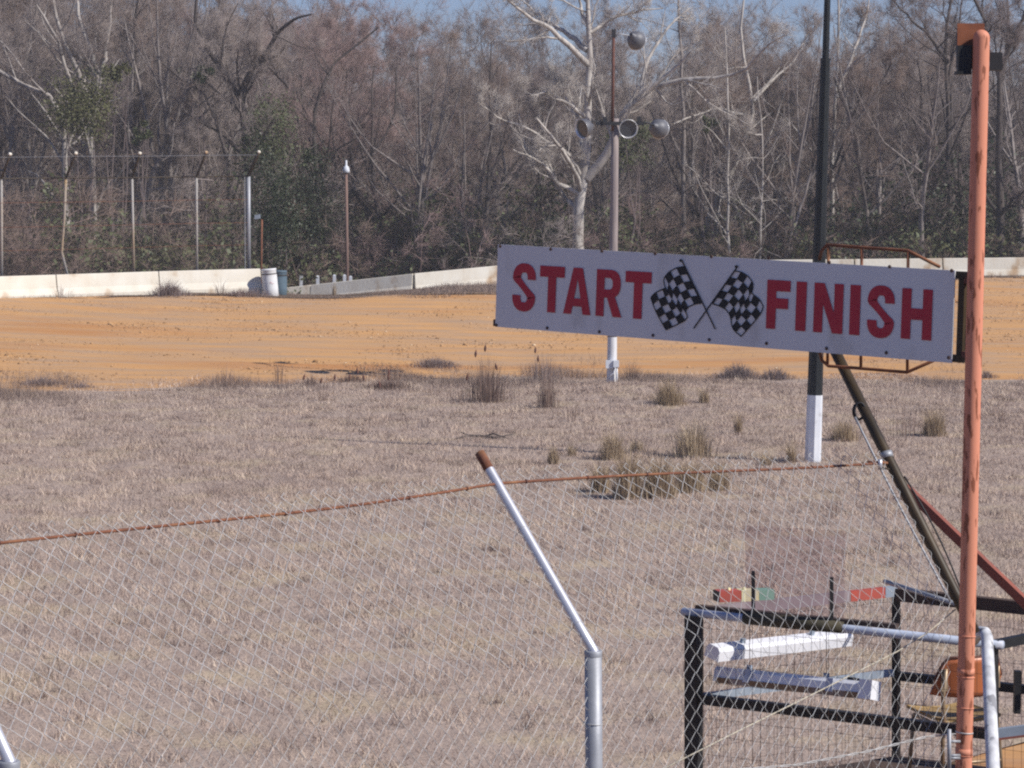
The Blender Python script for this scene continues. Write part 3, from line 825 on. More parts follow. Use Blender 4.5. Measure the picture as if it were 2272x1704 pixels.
ivy('ivy_column', 'green ivy column right of the forked dark tree', 604, 310, 130, 190, 116, 5200, 'leaf', 65)
ivy('ivy_column', 'dark ivy mass beside the thick end post of the catch fence', 600, 480, 130, 250, 113.5, 8500, 'leaf_dark', 66)
ivy('ivy_column', 'dark ivy mass left of the slim brown lamp pole', 692, 440, 120, 210, 119.5, 6500, 'leaf_dark', 67)
ivy('evergreen_clump', 'small dark green clump above the ivy left of the brown pole', 680, 350, 40, 40, 122, 800, 'leaf_dark', 68)
ivy('evergreen_clump', 'green clump just right of the wooden floodlight pole', 1400, 318, 90, 80, 120, 2600, 'leaf', 69)
ivy('evergreen_clump', 'low green clump behind the wooden floodlight pole', 1240, 505, 90, 70, 119.5, 2400, 'leaf', 70)
ivy('evergreen_clump', 'small green clump hanging above the leaning pale tree', 1575, 275, 50, 30, 122, 600, 'leaf', 71)
ivy('evergreen_clump', 'dark green tangle in the shade behind the white posts', 655, 560, 200, 100, 121.5, 7000, 'leaf_dark', 72)

# ------------------------------------------------------------------ concrete barriers
def barrier_run(pts, n, labels, group):
    A = np.array([P(x, y, d) for x, y, d in pts])     # top line
    seg = np.linalg.norm(np.diff(A, axis=0), axis=1); s = np.concatenate([[0], np.cumsum(seg)])
    for i in range(len(pts) - 1 if n is None else n):
        if n is None: a, b = A[i], A[i + 1]
        else:
            u0, u1 = s[-1] * i / n, s[-1] * (i + 1) / n
            a, b = [np.array([np.interp(u, s, A[:, c]) for c in range(3)]) for u in (u0, u1)]
        t = b - a; t[2] = 0; L = np.linalg.norm(t); t /= L
        nrm = np.array([t[1], -t[0], 0]); ga = .03
        a = a + (b - a) * ga / L; b = b - (b - a) * ga / L
        prof = [(-.30, None), (-.30, -.74), (-.17, -.50), (-.085, -.02), (-.065, 0), (.065, 0), (.085, -.02), (.17, -.50), (.30, -.74), (.30, None)]
        V = []
        for q in (a, b):
            bot = min(q[2] - .81, float(G(q[0], q[1]))) - .06
            for o_, z in prof:
                V.append([q[0] - nrm[0] * o_, q[1] - nrm[1] * o_, bot if z is None else q[2] + z])
        k = len(prof)
        fc = [(j, j + 1, k + j + 1, k + j) for j in range(k - 1)] + [tuple(range(k - 1, -1, -1)), tuple(range(k, 2 * k))]
        o = MB().add(V, fc)
        ob = o.build('concrete_barrier', M['concrete'], loc=((a[0] + b[0]) / 2, (a[1] + b[1]) / 2, min(V[0][2], V[k][2])))
        tag(ob, labels[i] if i < len(labels) else labels[-1], 'barrier', group)
barrier_run([(-250, 620, 94.5), (-106, 616.5, 96.6), (122, 609.5, 99.3), (350, 602, 101.8), (577, 596, 104)], None,
            ['cream concrete barrier section running out past the left edge', 'cream concrete barrier section at the left edge under the catch fence', 'cream concrete barrier section second from the white drum, with weeds before it',
             'cream concrete barrier section ending beside the white drum'], 'left run of barriers')
barrier_run([(600, 642, 111.6), (690, 632, 111.3), (918, 607, 110)], None, ['grey shaded barrier section nearest the drums on the exit road', 'grey shaded barrier section in front of the five white posts'], 'shaded barriers at the exit road')
barrier_run([(918, 607, 110), (1100, 589, 111.2), (1500, 578, 113), (1900, 575, 113.2), (2272, 571, 113.8), (2480, 571, 114)], 8,
            ['cream barrier section just left of the sign', 'cream barrier section behind the START half of the sign', 'cream barrier section behind the checkered flags of the sign', 'cream barrier section behind the sign, second right of the flags',
             'cream barrier section behind the middle of FINISH', 'cream barrier section behind the rusty frame of the sign', 'cream barrier section directly behind the orange post', 'cream barrier section at the right edge beyond the orange post'], 'right run of barriers')

# ------------------------------------------------------------------ far catch fence
def far_fence():
    e = thing('catch_fence', 'tall wire catch fence with inward-leaning arms on the left barriers', 'fence', P(290, 605, 101) - np.array([0, 0, .2]))
    posts = [(-140, 397, 617, 96.5), (3, 396, 613, 98.3), (146, 395, 609, 99.8), (293, 394, 604, 101.4), (436, 392, 599, 102.8), (551, 391, 597, 104)]
    tips = [(-120, 344), (22, 343), (168, 341), (310, 341), (457, 339), (574, 338)]
    top = []; tip = []
    for i, ((x, y0, y1, d), (tx, ty)) in enumerate(zip(posts, tips)):
        a = P(x + 1, y1 + 2, d + .35); b = P(x, y0, d + .35)
        if i == 2:
            mid = [a + (0.05, 0, 0), P(x - 9, 560, d + .35), P(x - 7, 530, d + .35), P(x - 3, 480, d + .35), b]
        elif i == 3: mid = [P(x + 4, y1 + 2, d + .35), P(x + 2, 500, d + .35), b]
        else: mid = [a, (a + b) / 2, b]
        r = .085 if i == 5 else .05
        po = MB().tube(mid, r, 10).build('post', M['galv'] if i == 5 else M['postrust'], e, True)
        q = P(tx, ty, d - .45)
        MB().tube([b, (b + q) / 2, q], .05 if i < 5 else .075, 8).build('arm', M['brownmetal'], po, True)
        MB().lathe(q, q - b, [(-.02, .05), (.0, .068), (.05, .068), (.07, .04)], 10, True).build('cap', M['concrete'], po, True)
        top.append(b); tip.append(q)
    top = np.array(top); tip = np.array(tip)
    MB().tube(top + (0, -.06, 0), .03, 6).build('top_rail', M['brownmetal'], e, True)
    MB().tube(tip + (0, 0, -.10), .006, 4).build('tension_wire', M['galv'], e)
    for fr in (.25, .5, .74):
        pts = np.array([top[i] * (1 - fr) + P(posts[i][0], posts[i][2], posts[i][3] + .35) * fr + (0, -.06, 0) for i in range(6)])
        MB().tube(pts, .008, 4).build('tension_wire', M['rust'], e)
    # thin rod with ties beside the end post
    a = P(543, 392, 103.7); b = P(544, 597, 103.7)
    MB().tube([a, b], .015, 5).build('tension_bar', M['galv'], e)
    # mesh: zigzag wires in the two planes
    V = []; 
    def panel(A0, A1, B0, B1):
        # A: bottom line, B: top line
        L = np.linalg.norm(A1 - A0); Hh = np.linalg.norm(B0 - A0)
        nc = int(L / .075); nr = int(Hh / .075)
        for c in range(nc):
            for k in range(nr):
                u0 = (c + (k % 2)) / nc; u1 = (c + ((k + 1) % 2)) / nc
                w0 = k / nr; w1 = (k + 1) / nr
                p = (A0 + (A1 - A0) * u0) * (1 - w0) + (B0 + (B1 - B0) * u0) * w0
                q = (A0 + (A1 - A0) * u1) * (1 - w1) + (B0 + (B1 - B0) * u1) * w1
                V.append((p, q))
    for i in range(5):
        bo0 = P(posts[i][0], posts[i][2], posts[i][3] + .29); bo1 = P(posts[i + 1][0], posts[i + 1][2], posts[i + 1][3] + .29)
        panel(bo0, bo1, top[i] + (0, -.06, 0), top[i + 1] + (0, -.06, 0))
        panel(top[i] + (0, -.06, 0), top[i + 1] + (0, -.06, 0), tip[i], tip[i + 1])
    segs_mesh('chain_link', V, .0026, M['farwire'], e)

def segs_mesh(name, segs, r, m, parent, n=3):
    S = np.array(segs); a, b = S[:, 0], S[:, 1]; N = len(S)
    t = unit(b - a); ref = np.where(np.abs(t[:, 2:3]) < .9, np.array([0, 0, 1.0]), np.array([1.0, 0, 0]))
    u = unit(np.cross(t, ref)); w = np.cross(t, u)
    an = 2 * math.pi * np.arange(n) / n
    off = r * (np.cos(an)[None, :, None] * u[:, None] + np.sin(an)[None, :, None] * w[:, None])
    v = np.stack([a[:, None] + off, b[:, None] + off], 1).reshape(-1, 3) - wloc(parent)
    i = np.arange(N * 2 * n).reshape(N, 2, n); j = np.roll(i, -1, 2)
    f = np.stack([i[:, 0], j[:, 0], j[:, 1], i[:, 1]], -1).reshape(-1, 4)
    return raw_mesh(name, v, f, m, parent=parent, kind='stuff')

M['farwire'] = mat('dull_fence_wire', (.22, .19, .165), (.16, .13, .11), 5, .8)
M['postrust'] = mat('rusting_grey_post', (.40, .38, .36), (.38, .26, .14), .6, .7, lo=.4, hi=.6)
far_fence()

def rusty_post():
    g = P(579, 612, 105.2); g[2] = float(G(g[0], g[1])) - .1
    e = thing('rusty_post', 'thin rusty post with a small grey box beside the drums', 'post', g)
    MB().tube([g, P(580, 550, 105.2), P(581, 487, 105.2)], .042, 8).build('pipe', M['rust'], e, True)
    c = P(571, 481, 105.1)
    MB().box(c, (.11, 0, .02), (0, .09, 0), (0, 0, .085)).build('grey_box', M['slate'], e)
    MB().beam(P(581, 488, 105.2), c, .03, .03).build('bracket', M['brownmetal'], e)
rusty_post()

def drum(name, label, px, py, d, m, lean, mark=False):
    c = P(px, py, d); g = float(G(c[0], d))
    base = np.array([c[0], d, g - .05]); ax = np.array([lean, 0, 1.0]); ax /= np.linalg.norm(ax)
    e = thing(name, label, 'drum', base)
    h = P(px, py, d)[2] - base[2]
    k = .30
    prof = [(0, k - .04), (.03, k - .01), (h * .3, k + .004), (h * .7, k + .004), (h * .93, k - .012), (h * .945, k + .004), (h * .985, k + .004), (h, k - .02), (h - .02, k - .04)]
    MB().lathe(base, ax, prof, 24, True).build('body', m, e, True)
    MB().lathe(base, ax, [(h * .80, k + .003), (h * .80, k + .014), (h * .83, k + .014), (h * .83, k + .003)], 24).build('strap', M['brownmetal'], e, True)
    if mark:
        f = base + ax * h * .5 + np.array([.10, -.315, 0])
        for q in range(4):
            a = f + np.array([q * .035 - .06, .004 * q, .02 * math.sin(q * 2)])
            MB().beam(a, a + np.array([.03, .003, .05 - .02 * q]), .006, .018).build('mark', M['pink'], e)
drum('drum', 'white plastic drum standing at the end of the left barriers', 602, 596, 103.4, M['barrelw'], -.10, True)
drum('drum', 'blue-grey drum half hidden behind the white drum', 620, 600, 104.6, M['barrelb'], .0)

def white_posts():
    labs = ['leftmost of the five short white posts at the exit road', 'second short white post from the drums', 'middle one of the five short white posts', 'short white post just left of the brown pole base', 'short white post just right of the brown pole base']
    for (x, y, yb), lb in zip([(668, 611, 633), (705, 613, 629), (742, 611, 626), (764.5, 611, 622), (778, 614, 621)], labs):
        d = 115.6
        c = P(x, y, d); g = float(G(c[0], d)) - .1
        o = MB(); o.box(((c[0]), d, (c[2] + g) / 2), (.065, 0, 0), (0, .065, 0), (0, 0, (c[2] - g) / 2))
        o.add([[c[0] - .065, d - .065, c[2]], [c[0] + .065, d - .065, c[2]], [c[0] + .065, d + .065, c[2]], [c[0] - .065, d + .065, c[2]], [c[0], d, c[2] + .05]], [(0, 1, 4), (1, 2, 4), (2, 3, 4), (3, 0, 4)])
        tag(o.build('white_post', M['whitepole'], loc=(c[0], d, g)), lb, 'post', 'short white posts at the exit road')
white_posts()

def brown_pole():
    d = 116.0; x0 = P(771, 640, d); g = float(G(x0[0], d)) - .1
    base = np.array([x0[0], d, g]); top = P(768, 383, d)
    e = thing('lamp_pole', 'slim brown wooden pole topped by a small white lamp', 'pole', base)
    MB().tube([base, (base + top) / 2, top], [.085, .075, .065], 10).build('pole', M['brownpole'], e, True)
    MB().lathe(top, (0, 0, 1), [(-.02, .08), (.0, .15), (.10, .16), (.24, .13), (.30, .06), (.32, .05), (.52, .045), (.55, .02)], 14, True).build('lamp', M['whitepole'], e, True)
    MB().beam(top + (-.1, 0, -.25), top + (-.02, 0, .05), .03, .03).build('bracket', M['galv'], e)
brown_pole()

# ------------------------------------------------------------------ wooden floodlight pole
def flood(e, c, aim, r, name='floodlight'):
    """bell-shaped stadium floodlight, c = centre of the mouth, aim = direction it faces"""
    aim = np.asarray(aim, float); aim /= np.linalg.norm(aim)
    L = r * 1.25
    back = np.asarray(c) - aim * L
    prof = [(-.10, .03), (-.08, .07), (0, .09), (.06 * L, r * .42), (.22 * L, r * .70), (.45 * L, r * .88), (.75 * L, r * .98), (L, r)]
    o = MB().lathe(back, aim, prof, 24).build(name, M['lampgrey'], e, True)
    MB().lathe(back, aim, [(L, r), (L + .015, r + .012), (L, r - .012), (.72 * L, r * .93), (.45 * L, r * .82), (.2 * L, r * .6), (.1 * L, .02)], 24).build('reflector', M['lampin'], o, True)
    MB().lathe(back, aim, [(.80 * L, r * .955), (.83 * L, r * .6), (.84 * L, .001)], 24).build('lens', M['lens'], o, True)
    return back
def wood_pole():
    d = 79.6
    base = P(1357, 862, d); base[2] = float(G(base[0], d)) - .1
    top = P(1365, 263, d)
    e = thing('floodlight_pole', 'weathered wooden pole carrying four bell floodlights, base painted white', 'pole', base)
    def at(t): return base + (top - base) * t
    zs = [0, .186]
    MB().tube([at(0), at(.186)], [.155, .145], 14, False).build('white_base', M['woodwhite'], e, True)
    MB().tube([at(.186), at(.45), at(.75), at(1)], [.143, .135, .122, .11], 14).build('pole', M['woodpole'], e, True)
    p0 = P(1358.5, 290, d - .12); p1 = P(1361.5, 74, d - .12)
    MB().tube([p0, p1], .045, 8).build('pipe', M['rustdark'], e, True)
    MB().box(p1, (.06, 0, 0), (0, .06, 0), (0, 0, .12)).build('pipe_head', M['lampdark'], e)
    # meter boxes, conduit
    b = P(1352, 808, d - .2); MB().box(b, (.11, 0, 0), (0, .06, 0), (0, 0, .12)).build('meter_box', M['whitepole'], e)
    b = P(1367, 807, d - .24); MB().box(b, (.085, 0, 0), (0, .08, 0), (0, 0, .10)).build('meter_box', M['whitepole'], e)
    MB().tube([P(1368, 812, d - .2), P(1369, 852, d - .2)], .03, 8).build('conduit', M['whitepole'], e, True)
    MB().tube([P(1366, 817, d - .3), P(1362, 828, d - .3), P(1355, 832, d - .3), P(1354, 836, d - .28)], .016, 6).build('cable', M['fixture'], e, True)
    MB().box(P(1357.5, 283, d - .12), (.05, 0, 0), (0, .02, 0), (0, 0, .05)).build('clamp', M['fixture'], e)
    # crossarms and lamps
    arm = MB().beam(P(1322, 274, d - .2), P(1430, 274, d - .2), .09, .11).build('crossarm', M['lampdark'], e)
    for x in (1342, 1418): MB().box(P(x, 268, d - .2), (.06, 0, 0), (0, .08, 0), (0, 0, .12)).build('clamp', M['lampdark'], e)
    back = flood(e, P(1290, 286, d - .55), (-.75, -.62, -.22), .30)
    MB().tube([back, P(1312, 268, d - .2), P(1342, 272, d - .2)], .03, 6).build('bracket', M['lampdark'], e, True)
    back = flood(e, P(1464, 287, d + .35), (.45, .86, -.24), .30)
    MB().tube([back, P(1436, 272, d - .15), P(1418, 272, d - .2)], .03, 6).build('bracket', M['lampdark'], e, True)
    back = flood(e, P(1394, 286, d - .75), (.15, -.95, -.2), .28)
    MB().tube([back, P(1394, 270, d - .2)], .03, 6).build('bracket', M['lampdark'], e, True)
    back = flood(e, P(1414, 92, d + .35), (.42, .80, -.42), .29)
    MB().tube([back, P(1378, 76, d - .05), P(1362, 78, d - .1)], .022, 6).build('bracket', M['galv'], e, True)
wood_pole()

# ------------------------------------------------------------------ black steel pole
def steel_pole():
    d = 57.7
    base = P(1803, 1030, d); base[2] = float(G(base[0], d)) - .1
    top = P(1838.5, -90, d)
    e = thing('steel_light_pole', 'tall tapered black steel pole with its lowest part painted white', 'pole', base)
    def cen(y): 
        t = (1030 - y) / 1120.0
        return base + (top - base) * t
    MB().tube([cen(1030), cen(872)], [.180, .171], 8).build('white_base', M['whitepole'], e)
    MB().tube([cen(872) , cen(130)], [.1705, .102], 8).build('lower_shaft', M['blackpole'], e)
    MB().tube([cen(133), cen(-90)], [.076, .066], 8).build('upper_shaft', M['blackpole'], e)
    MB().tube([cen(136), cen(128)], [.107, .105], 8).build('collar', M['blackpole'], e)
steel_pole()

# ------------------------------------------------------------------ near chain-link fence
FL, FM, FR = np.array([-1.70, 8.9, 4.146]), np.array([.339, 11.0, 4.146]), np.array([2.115, 12.6, 4.15])
ARM_M = np.array([-.715 * .652, .70 * .652, .758])          # arm direction, unit
ARM_R = np.array([-.72 * .535, .70 * .535, .845])
def arm_dir(s): 
    w = np.clip(s, 0, 1)
    return ARM_M * (1 - w) + ARM_R * w
SDIR = unit(FM - FL); SLEN_L = np.linalg.norm(FM - FL); SLEN_R = np.linalg.norm(FR - FM)
def foot(s):
    """s in metres along the fence, 0 at the middle post"""
    return FM + (FM - FL) / SLEN_L * s if s < 0 else FM + (FR - FM) / SLEN_R * s
def fence():
    ground = float(G(FM[0], FM[1])) - .1
    e = thing('chain_link_fence', 'near chain-link fence with bent galvanised posts and a rusty top wire', 'fence', (FM[0], FM[1], ground))
    for q, nm in ((FL, 'post'), (FM, 'post')):
        g = float(G(q[0], q[1])) - .1
        po = MB().tube([(q[0] + .012, q[1], g), q + (0.004, 0, -.6), q], .0367, 18).build('post', M['galv'], e, True)
        MB().lathe(q + (0, 0, -.001), (0, 0, 1), [(-.02, .0372), (.0, .0385), (.004, .036), (.004, .022)], 18).build('sleeve_rim', M['galv'], po, True)
        a = q + np.array([0.010, 0, -.05]); tip = q + ARM_M * 1.03
        MB().tube([a, q + (.002, 0, .0) , q + ARM_M * .12, q + ARM_M * .94], [.0215, .0222, .0222, .0222], 16, False).build('arm', M['galv_bright'], po, True)
        MB().tube([q + ARM_M * .94, tip], .0222, 16).build('arm_tip', M['rust'], po, True)
        for t in (.13, .62):
            c = q + ARM_M * t
            MB().lathe(c, ARM_M + np.array([.22, .1, -.3]), [(-.002, .0235), (0, .0255), (.002, .0235)], 14).build('tie_wire', M['wire'], po, True)
            MB().tube([c + (-.02, .0, -.01), c + (-.045, .0, -.035)], .0016, 5).build('tie_wire', M['wire'], po)
        c = q + np.array([0, 0, -.30])
        MB().lathe(c, (0.1, 0, 1), [(-.002, .0375), (0, .041), (.002, .0375)], 16).build('tie_wire', M['wire'], po, True)
        MB().tube([c + (-.036, -.01, .0), c + (-.06, .01, .025)], .0018, 5).build('tie_wire', M['wire'], po)
    # third arm: long dark pipe carrying on up behind the sign
    tip = FR + ARM_R * 1.62
    MB().tube([FR - ARM_R * .22, FR, FR + ARM_R * .5, tip], .0272, 14).build('dark_arm', M['brownmetal'], e, True)
    # rusty wire along the top
    def rail_pt(s): return foot(s) + arm_dir(s / SLEN_R) * np.interp(s, [0, SLEN_R], [.865, .70])
    sr = np.linspace(-4.4, SLEN_R - .07, 60)
    rp = np.array([rail_pt(s) + np.array([0, 0, .006 * math.sin(s * 2.3) - (.02 * math.sin(math.pi * ((s / SLEN_L) % 1.0)) if s < 0 else .006 * math.sin(math.pi * s / SLEN_R))]) for s in sr])
    MB().tube(rp, .0062, 7).build('top_wire', M['rust'], e, True)
    rings = MB()
    for k in range(1, len(rp) - 1, 3):
        MB().lathe(rp[k], rp[k + 1] - rp[k - 1], [(-.004, .006), (-.003, .010), (.003, .010), (.004, .006)], 8).build('hog_ring', M['rustdark'], e, True)
    # band and rail end on the dark arm
    c = FR + ARM_R * .735
    MB().lathe(c, ARM_R + np.array([.15, 0, 0]), [(-.016, .0275), (-.016, .0305), (.016, .0305), (.016, .0275)], 16).build('brace_band', M['galv'], e, True)
    c2 = FR + ARM_R * .66
    MB().tube([rp[-1] + (-.06, 0, .004), rp[-1] + (.02, .01, 0), c2 + (-.03, -.01, .03)], [.009, .009, .006], 8).build('rail_end', M['rust'], e, True)
    MB().tube([rp[-1] + (0, -.012, -.03), rp[-1] + (.0, -.012, .02)], .011, 8).build('rail_bolt', M['galv_bright'], e, True)
    MB().tube([rp[-1] + (.0, 0, -.02), rp[-1] + (.07, .02, -.035), c2 + (-.01, -.015, -.04)], .005, 6).build('bolt_rod', M['brownmetal'], e, True)
    # tension bar down the mesh edge, cable loop
    bar = [FR + ARM_R * u + np.array([-.045 - .02 * math.sin(u * 2), -.02, 0]) for u in np.linspace(-.05, .95, 12)]
    MB().tube(bar, .0055, 6).build('tension_bar', M['galv'], e, True)
    lp = FR + ARM_R * .98 + np.array([-.02, -.035, 0]); ring = [lp + np.array([-.012 + .026 * math.cos(a), .03, .040 * math.sin(a)]) for a in np.linspace(0, 6.28, 20)]
    MB().tube(ring, .007, 6).build('cable_loop', M['black'], e, True)
    MB().tube([x + np.array([.006, -.01, .004]) for x in ring], .005, 6).build('cable_loop', M['lampdark'], e, True)
    cab = [FR + ARM_R * u + np.array([.034 + .02 * math.sin(math.pi * (u - .0) / .62), -.01, 0]) for u in np.linspace(0, .62, 10)]
    MB().tube(cab, .0045, 6).build('cable', M['black'], e, True)
    # woven mesh
    W, Vd = .0402, .0415
    segs = []
    r_ = np.random.RandomState(3)
    S0, S1 = -4.6, SLEN_R - .012
    nc = int((S1 - S0) / W); low = -1.25
    def pt(s, h, off):
        f = foot(s); ad = arm_dir(s / SLEN_R if s > 0 else 0)
        if h >= 0: p = f + ad * h; nn = np.array([-.5, .5, -.6])
        else: p = f + np.array([0, 0, h]); nn = np.array([-.7, .7, 0])
        if s > SLEN_R - .5 and h < 0: p = p + np.array([-.0, 0, 0])
        sag = .010 * math.sin(2.1 * s + 1.3 * h) + .006 * math.sin(5.3 * s - 2.2 * h)
        return p + nn * (off + sag)
    for c in range(nc):
        s0 = S0 + c * W
        htop = np.interp(s0, [0, SLEN_R], [.945, .765]) if s0 > 0 else .945
        n = int((htop - low) / Vd)
        if (n + c) % 2: n -= 1
        js = r_.randn(n + 1, 2) * .0012
        pts = [pt(s0 + W * ((k + c) % 2) + js[k, 0] + .006 * math.sin(k * .21 + c * .05), low + k * Vd + js[k, 1], .0028 * (1 if (k + c) % 2 else -1)) for k in range(n + 1)]
        segs += list(zip(pts[:-1], pts[1:]))
        if (n + c) % 2 == 0:      # twisted barb
            t_ = pts[-1]; segs.append((t_, t_ + SDIR * .018 + np.array([0, 0, .016]))); segs.append((t_ + SDIR * .018 + np.array([0, 0, .016]), t_ + SDIR * .034 + np.array([.0, .0, -.004])))
    segs_mesh('chain_link', segs, .00135, M['wire'], e, 4)
fence()

# ------------------------------------------------------------------ orange post and the lamp on it
OD = 12.38
def orange_post():
    bot = P(2137.5, 1720, OD); top = P(2177.5, 84, OD)
    k = (top - bot) / (top[2] - bot[2]); g = float(G(bot[0], OD)) - .15
    base = bot + k * (g - bot[2])
    e = thing('orange_post', 'tall faded orange pipe post with peeling paint that carries the sign', 'post', base)
    r = .0388
    n = 14; pts = [base + (top - base) * t for t in np.linspace(0, 1, n)]
    for a in np.linspace(.15, 1, 6): pts.append(top + k / np.linalg.norm(k) * (r * math.sin(a * math.pi / 2)))
    rad = [r] * n + [r * max(.08, math.cos(a * math.pi / 2)) for a in np.linspace(.15, 1, 6)]
    MB().tube(pts, rad, 28).build('pipe', M['orange'], e, True)
    for y in (1411, 1502, 1570, 1625, 1676):
        c = P(np.interp(y, [84, 1720], [2177.5, 2137.5]), y, OD)
        MB().lathe(c, (.08, .05, 1), [(-.003, r), (-.002, r + .003), (.002, r + .003), (.003, r)], 24).build('tie_wire', M['orange'] if y != 1625 else M['wire'], e, True)
    for y0, h in ((1490, .03), (1668, .035)):
        c = P(np.interp(y0, [84, 1720], [2177.5, 2137.5]), y0, OD)
        MB().lathe(c, (0, 0, 1), [(-h / 2, r), (-h / 2, r + .002), (h / 2, r + .002), (h / 2, r)], 24).build('band', M['orange'], e, True)
    # hinge bar beside the post
    MB().tube([P(2106, 1618, OD - .05), P(2106, 1716, OD - .05)], .010, 8).build('hinge_bar', M['galv'], e, True)
    for y in (1645, 1676, 1682):
        MB().tube([P(2104, y, OD - .05), P(2130, y, OD - .03)], .007, 6).build('hinge_pin', M['galv'], e, True)
orange_post()
def top_lamp():
    c = P(2154, 106, OD + .14)
    e = thing('box_floodlight', 'square floodlight with an orange back plate behind the top of the orange post', 'lamp', P(2154, 165, OD + .14))
    MB().box(P(2154, 97, OD + .046), (.064, 0, 0), (0, .004, 0), (0, 0, .096)).build('back_plate', M['orangeplate'], e)
    MB().box(P(2152, 112, OD + .092), (.060, 0, 0), (0, .038, 0), (0, 0, .086)).build('housing', M['black'], e)
    MB().box(P(2139, 133, OD + .022), (.032, 0, 0), (0, .018, 0), (0, 0, .068)).build('shadow_box', M['black'], e)  # black box standing in for the post's shadow on the back plate
    MB().box(P(2134, 162, OD + .03), (.030, 0, 0), (0, .035, 0), (0, 0, .008)).build('hood_rim', M['black'], e)
    MB().box(P(2204, 137, OD + .18), (.034, 0, 0), (0, .05, 0), (0, 0, .042)).build('ballast_box', M['lampdark'], e)
    MB().box(P(2191, 142, OD + .10), (.006, 0, 0), (0, .02, 0), (0, 0, .012)).build('latch', M['galv'], e)
    MB().beam(P(2172, 120, OD + .02), P(2172, 120, OD + .06), .03, .05).build('bracket', M['black'], e)
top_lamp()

# ------------------------------------------------------------------ START / FINISH sign
TL, TR_, BL_, BR_ = P(1102, 542, 14.04), P(2115.7, 600, 12.5), P(1098, 725, 14.04), P(2109.4, 798.7, 12.5)
SO = BL_; U = TR_ - TL; SW = np.linalg.norm(U); U = U / SW
Vv = TL - BL_; Vv = Vv - U * np.dot(Vv, U); SH = np.linalg.norm(Vv); Vv = Vv / SH
Nn = np.cross(U, Vv)
if np.dot(Nn, np.array([0, -1, 0])) < 0: Nn = -Nn
CAMP = np.array([0, 0, CAMH])
def s2(px, py):
    """photo pixel -> sign plane coordinates"""
    dr = np.array([(px - CX) / F, 1, -(py - HY) / F])
    t = np.dot(SO - CAMP, Nn) / np.dot(dr, Nn)
    q = CAMP + dr * t - SO
    return np.array([np.dot(q, U), np.dot(q, Vv)])
def s3(u, v, off=0.0): return SO + U * u + Vv * v + Nn * off
def z6(x, y): return s2(x / 3.568 + 1080, y / 3.568 + 520)
def z7(x, y): return s2(x / 2.86 + 1600, y / 2.86 + 520)

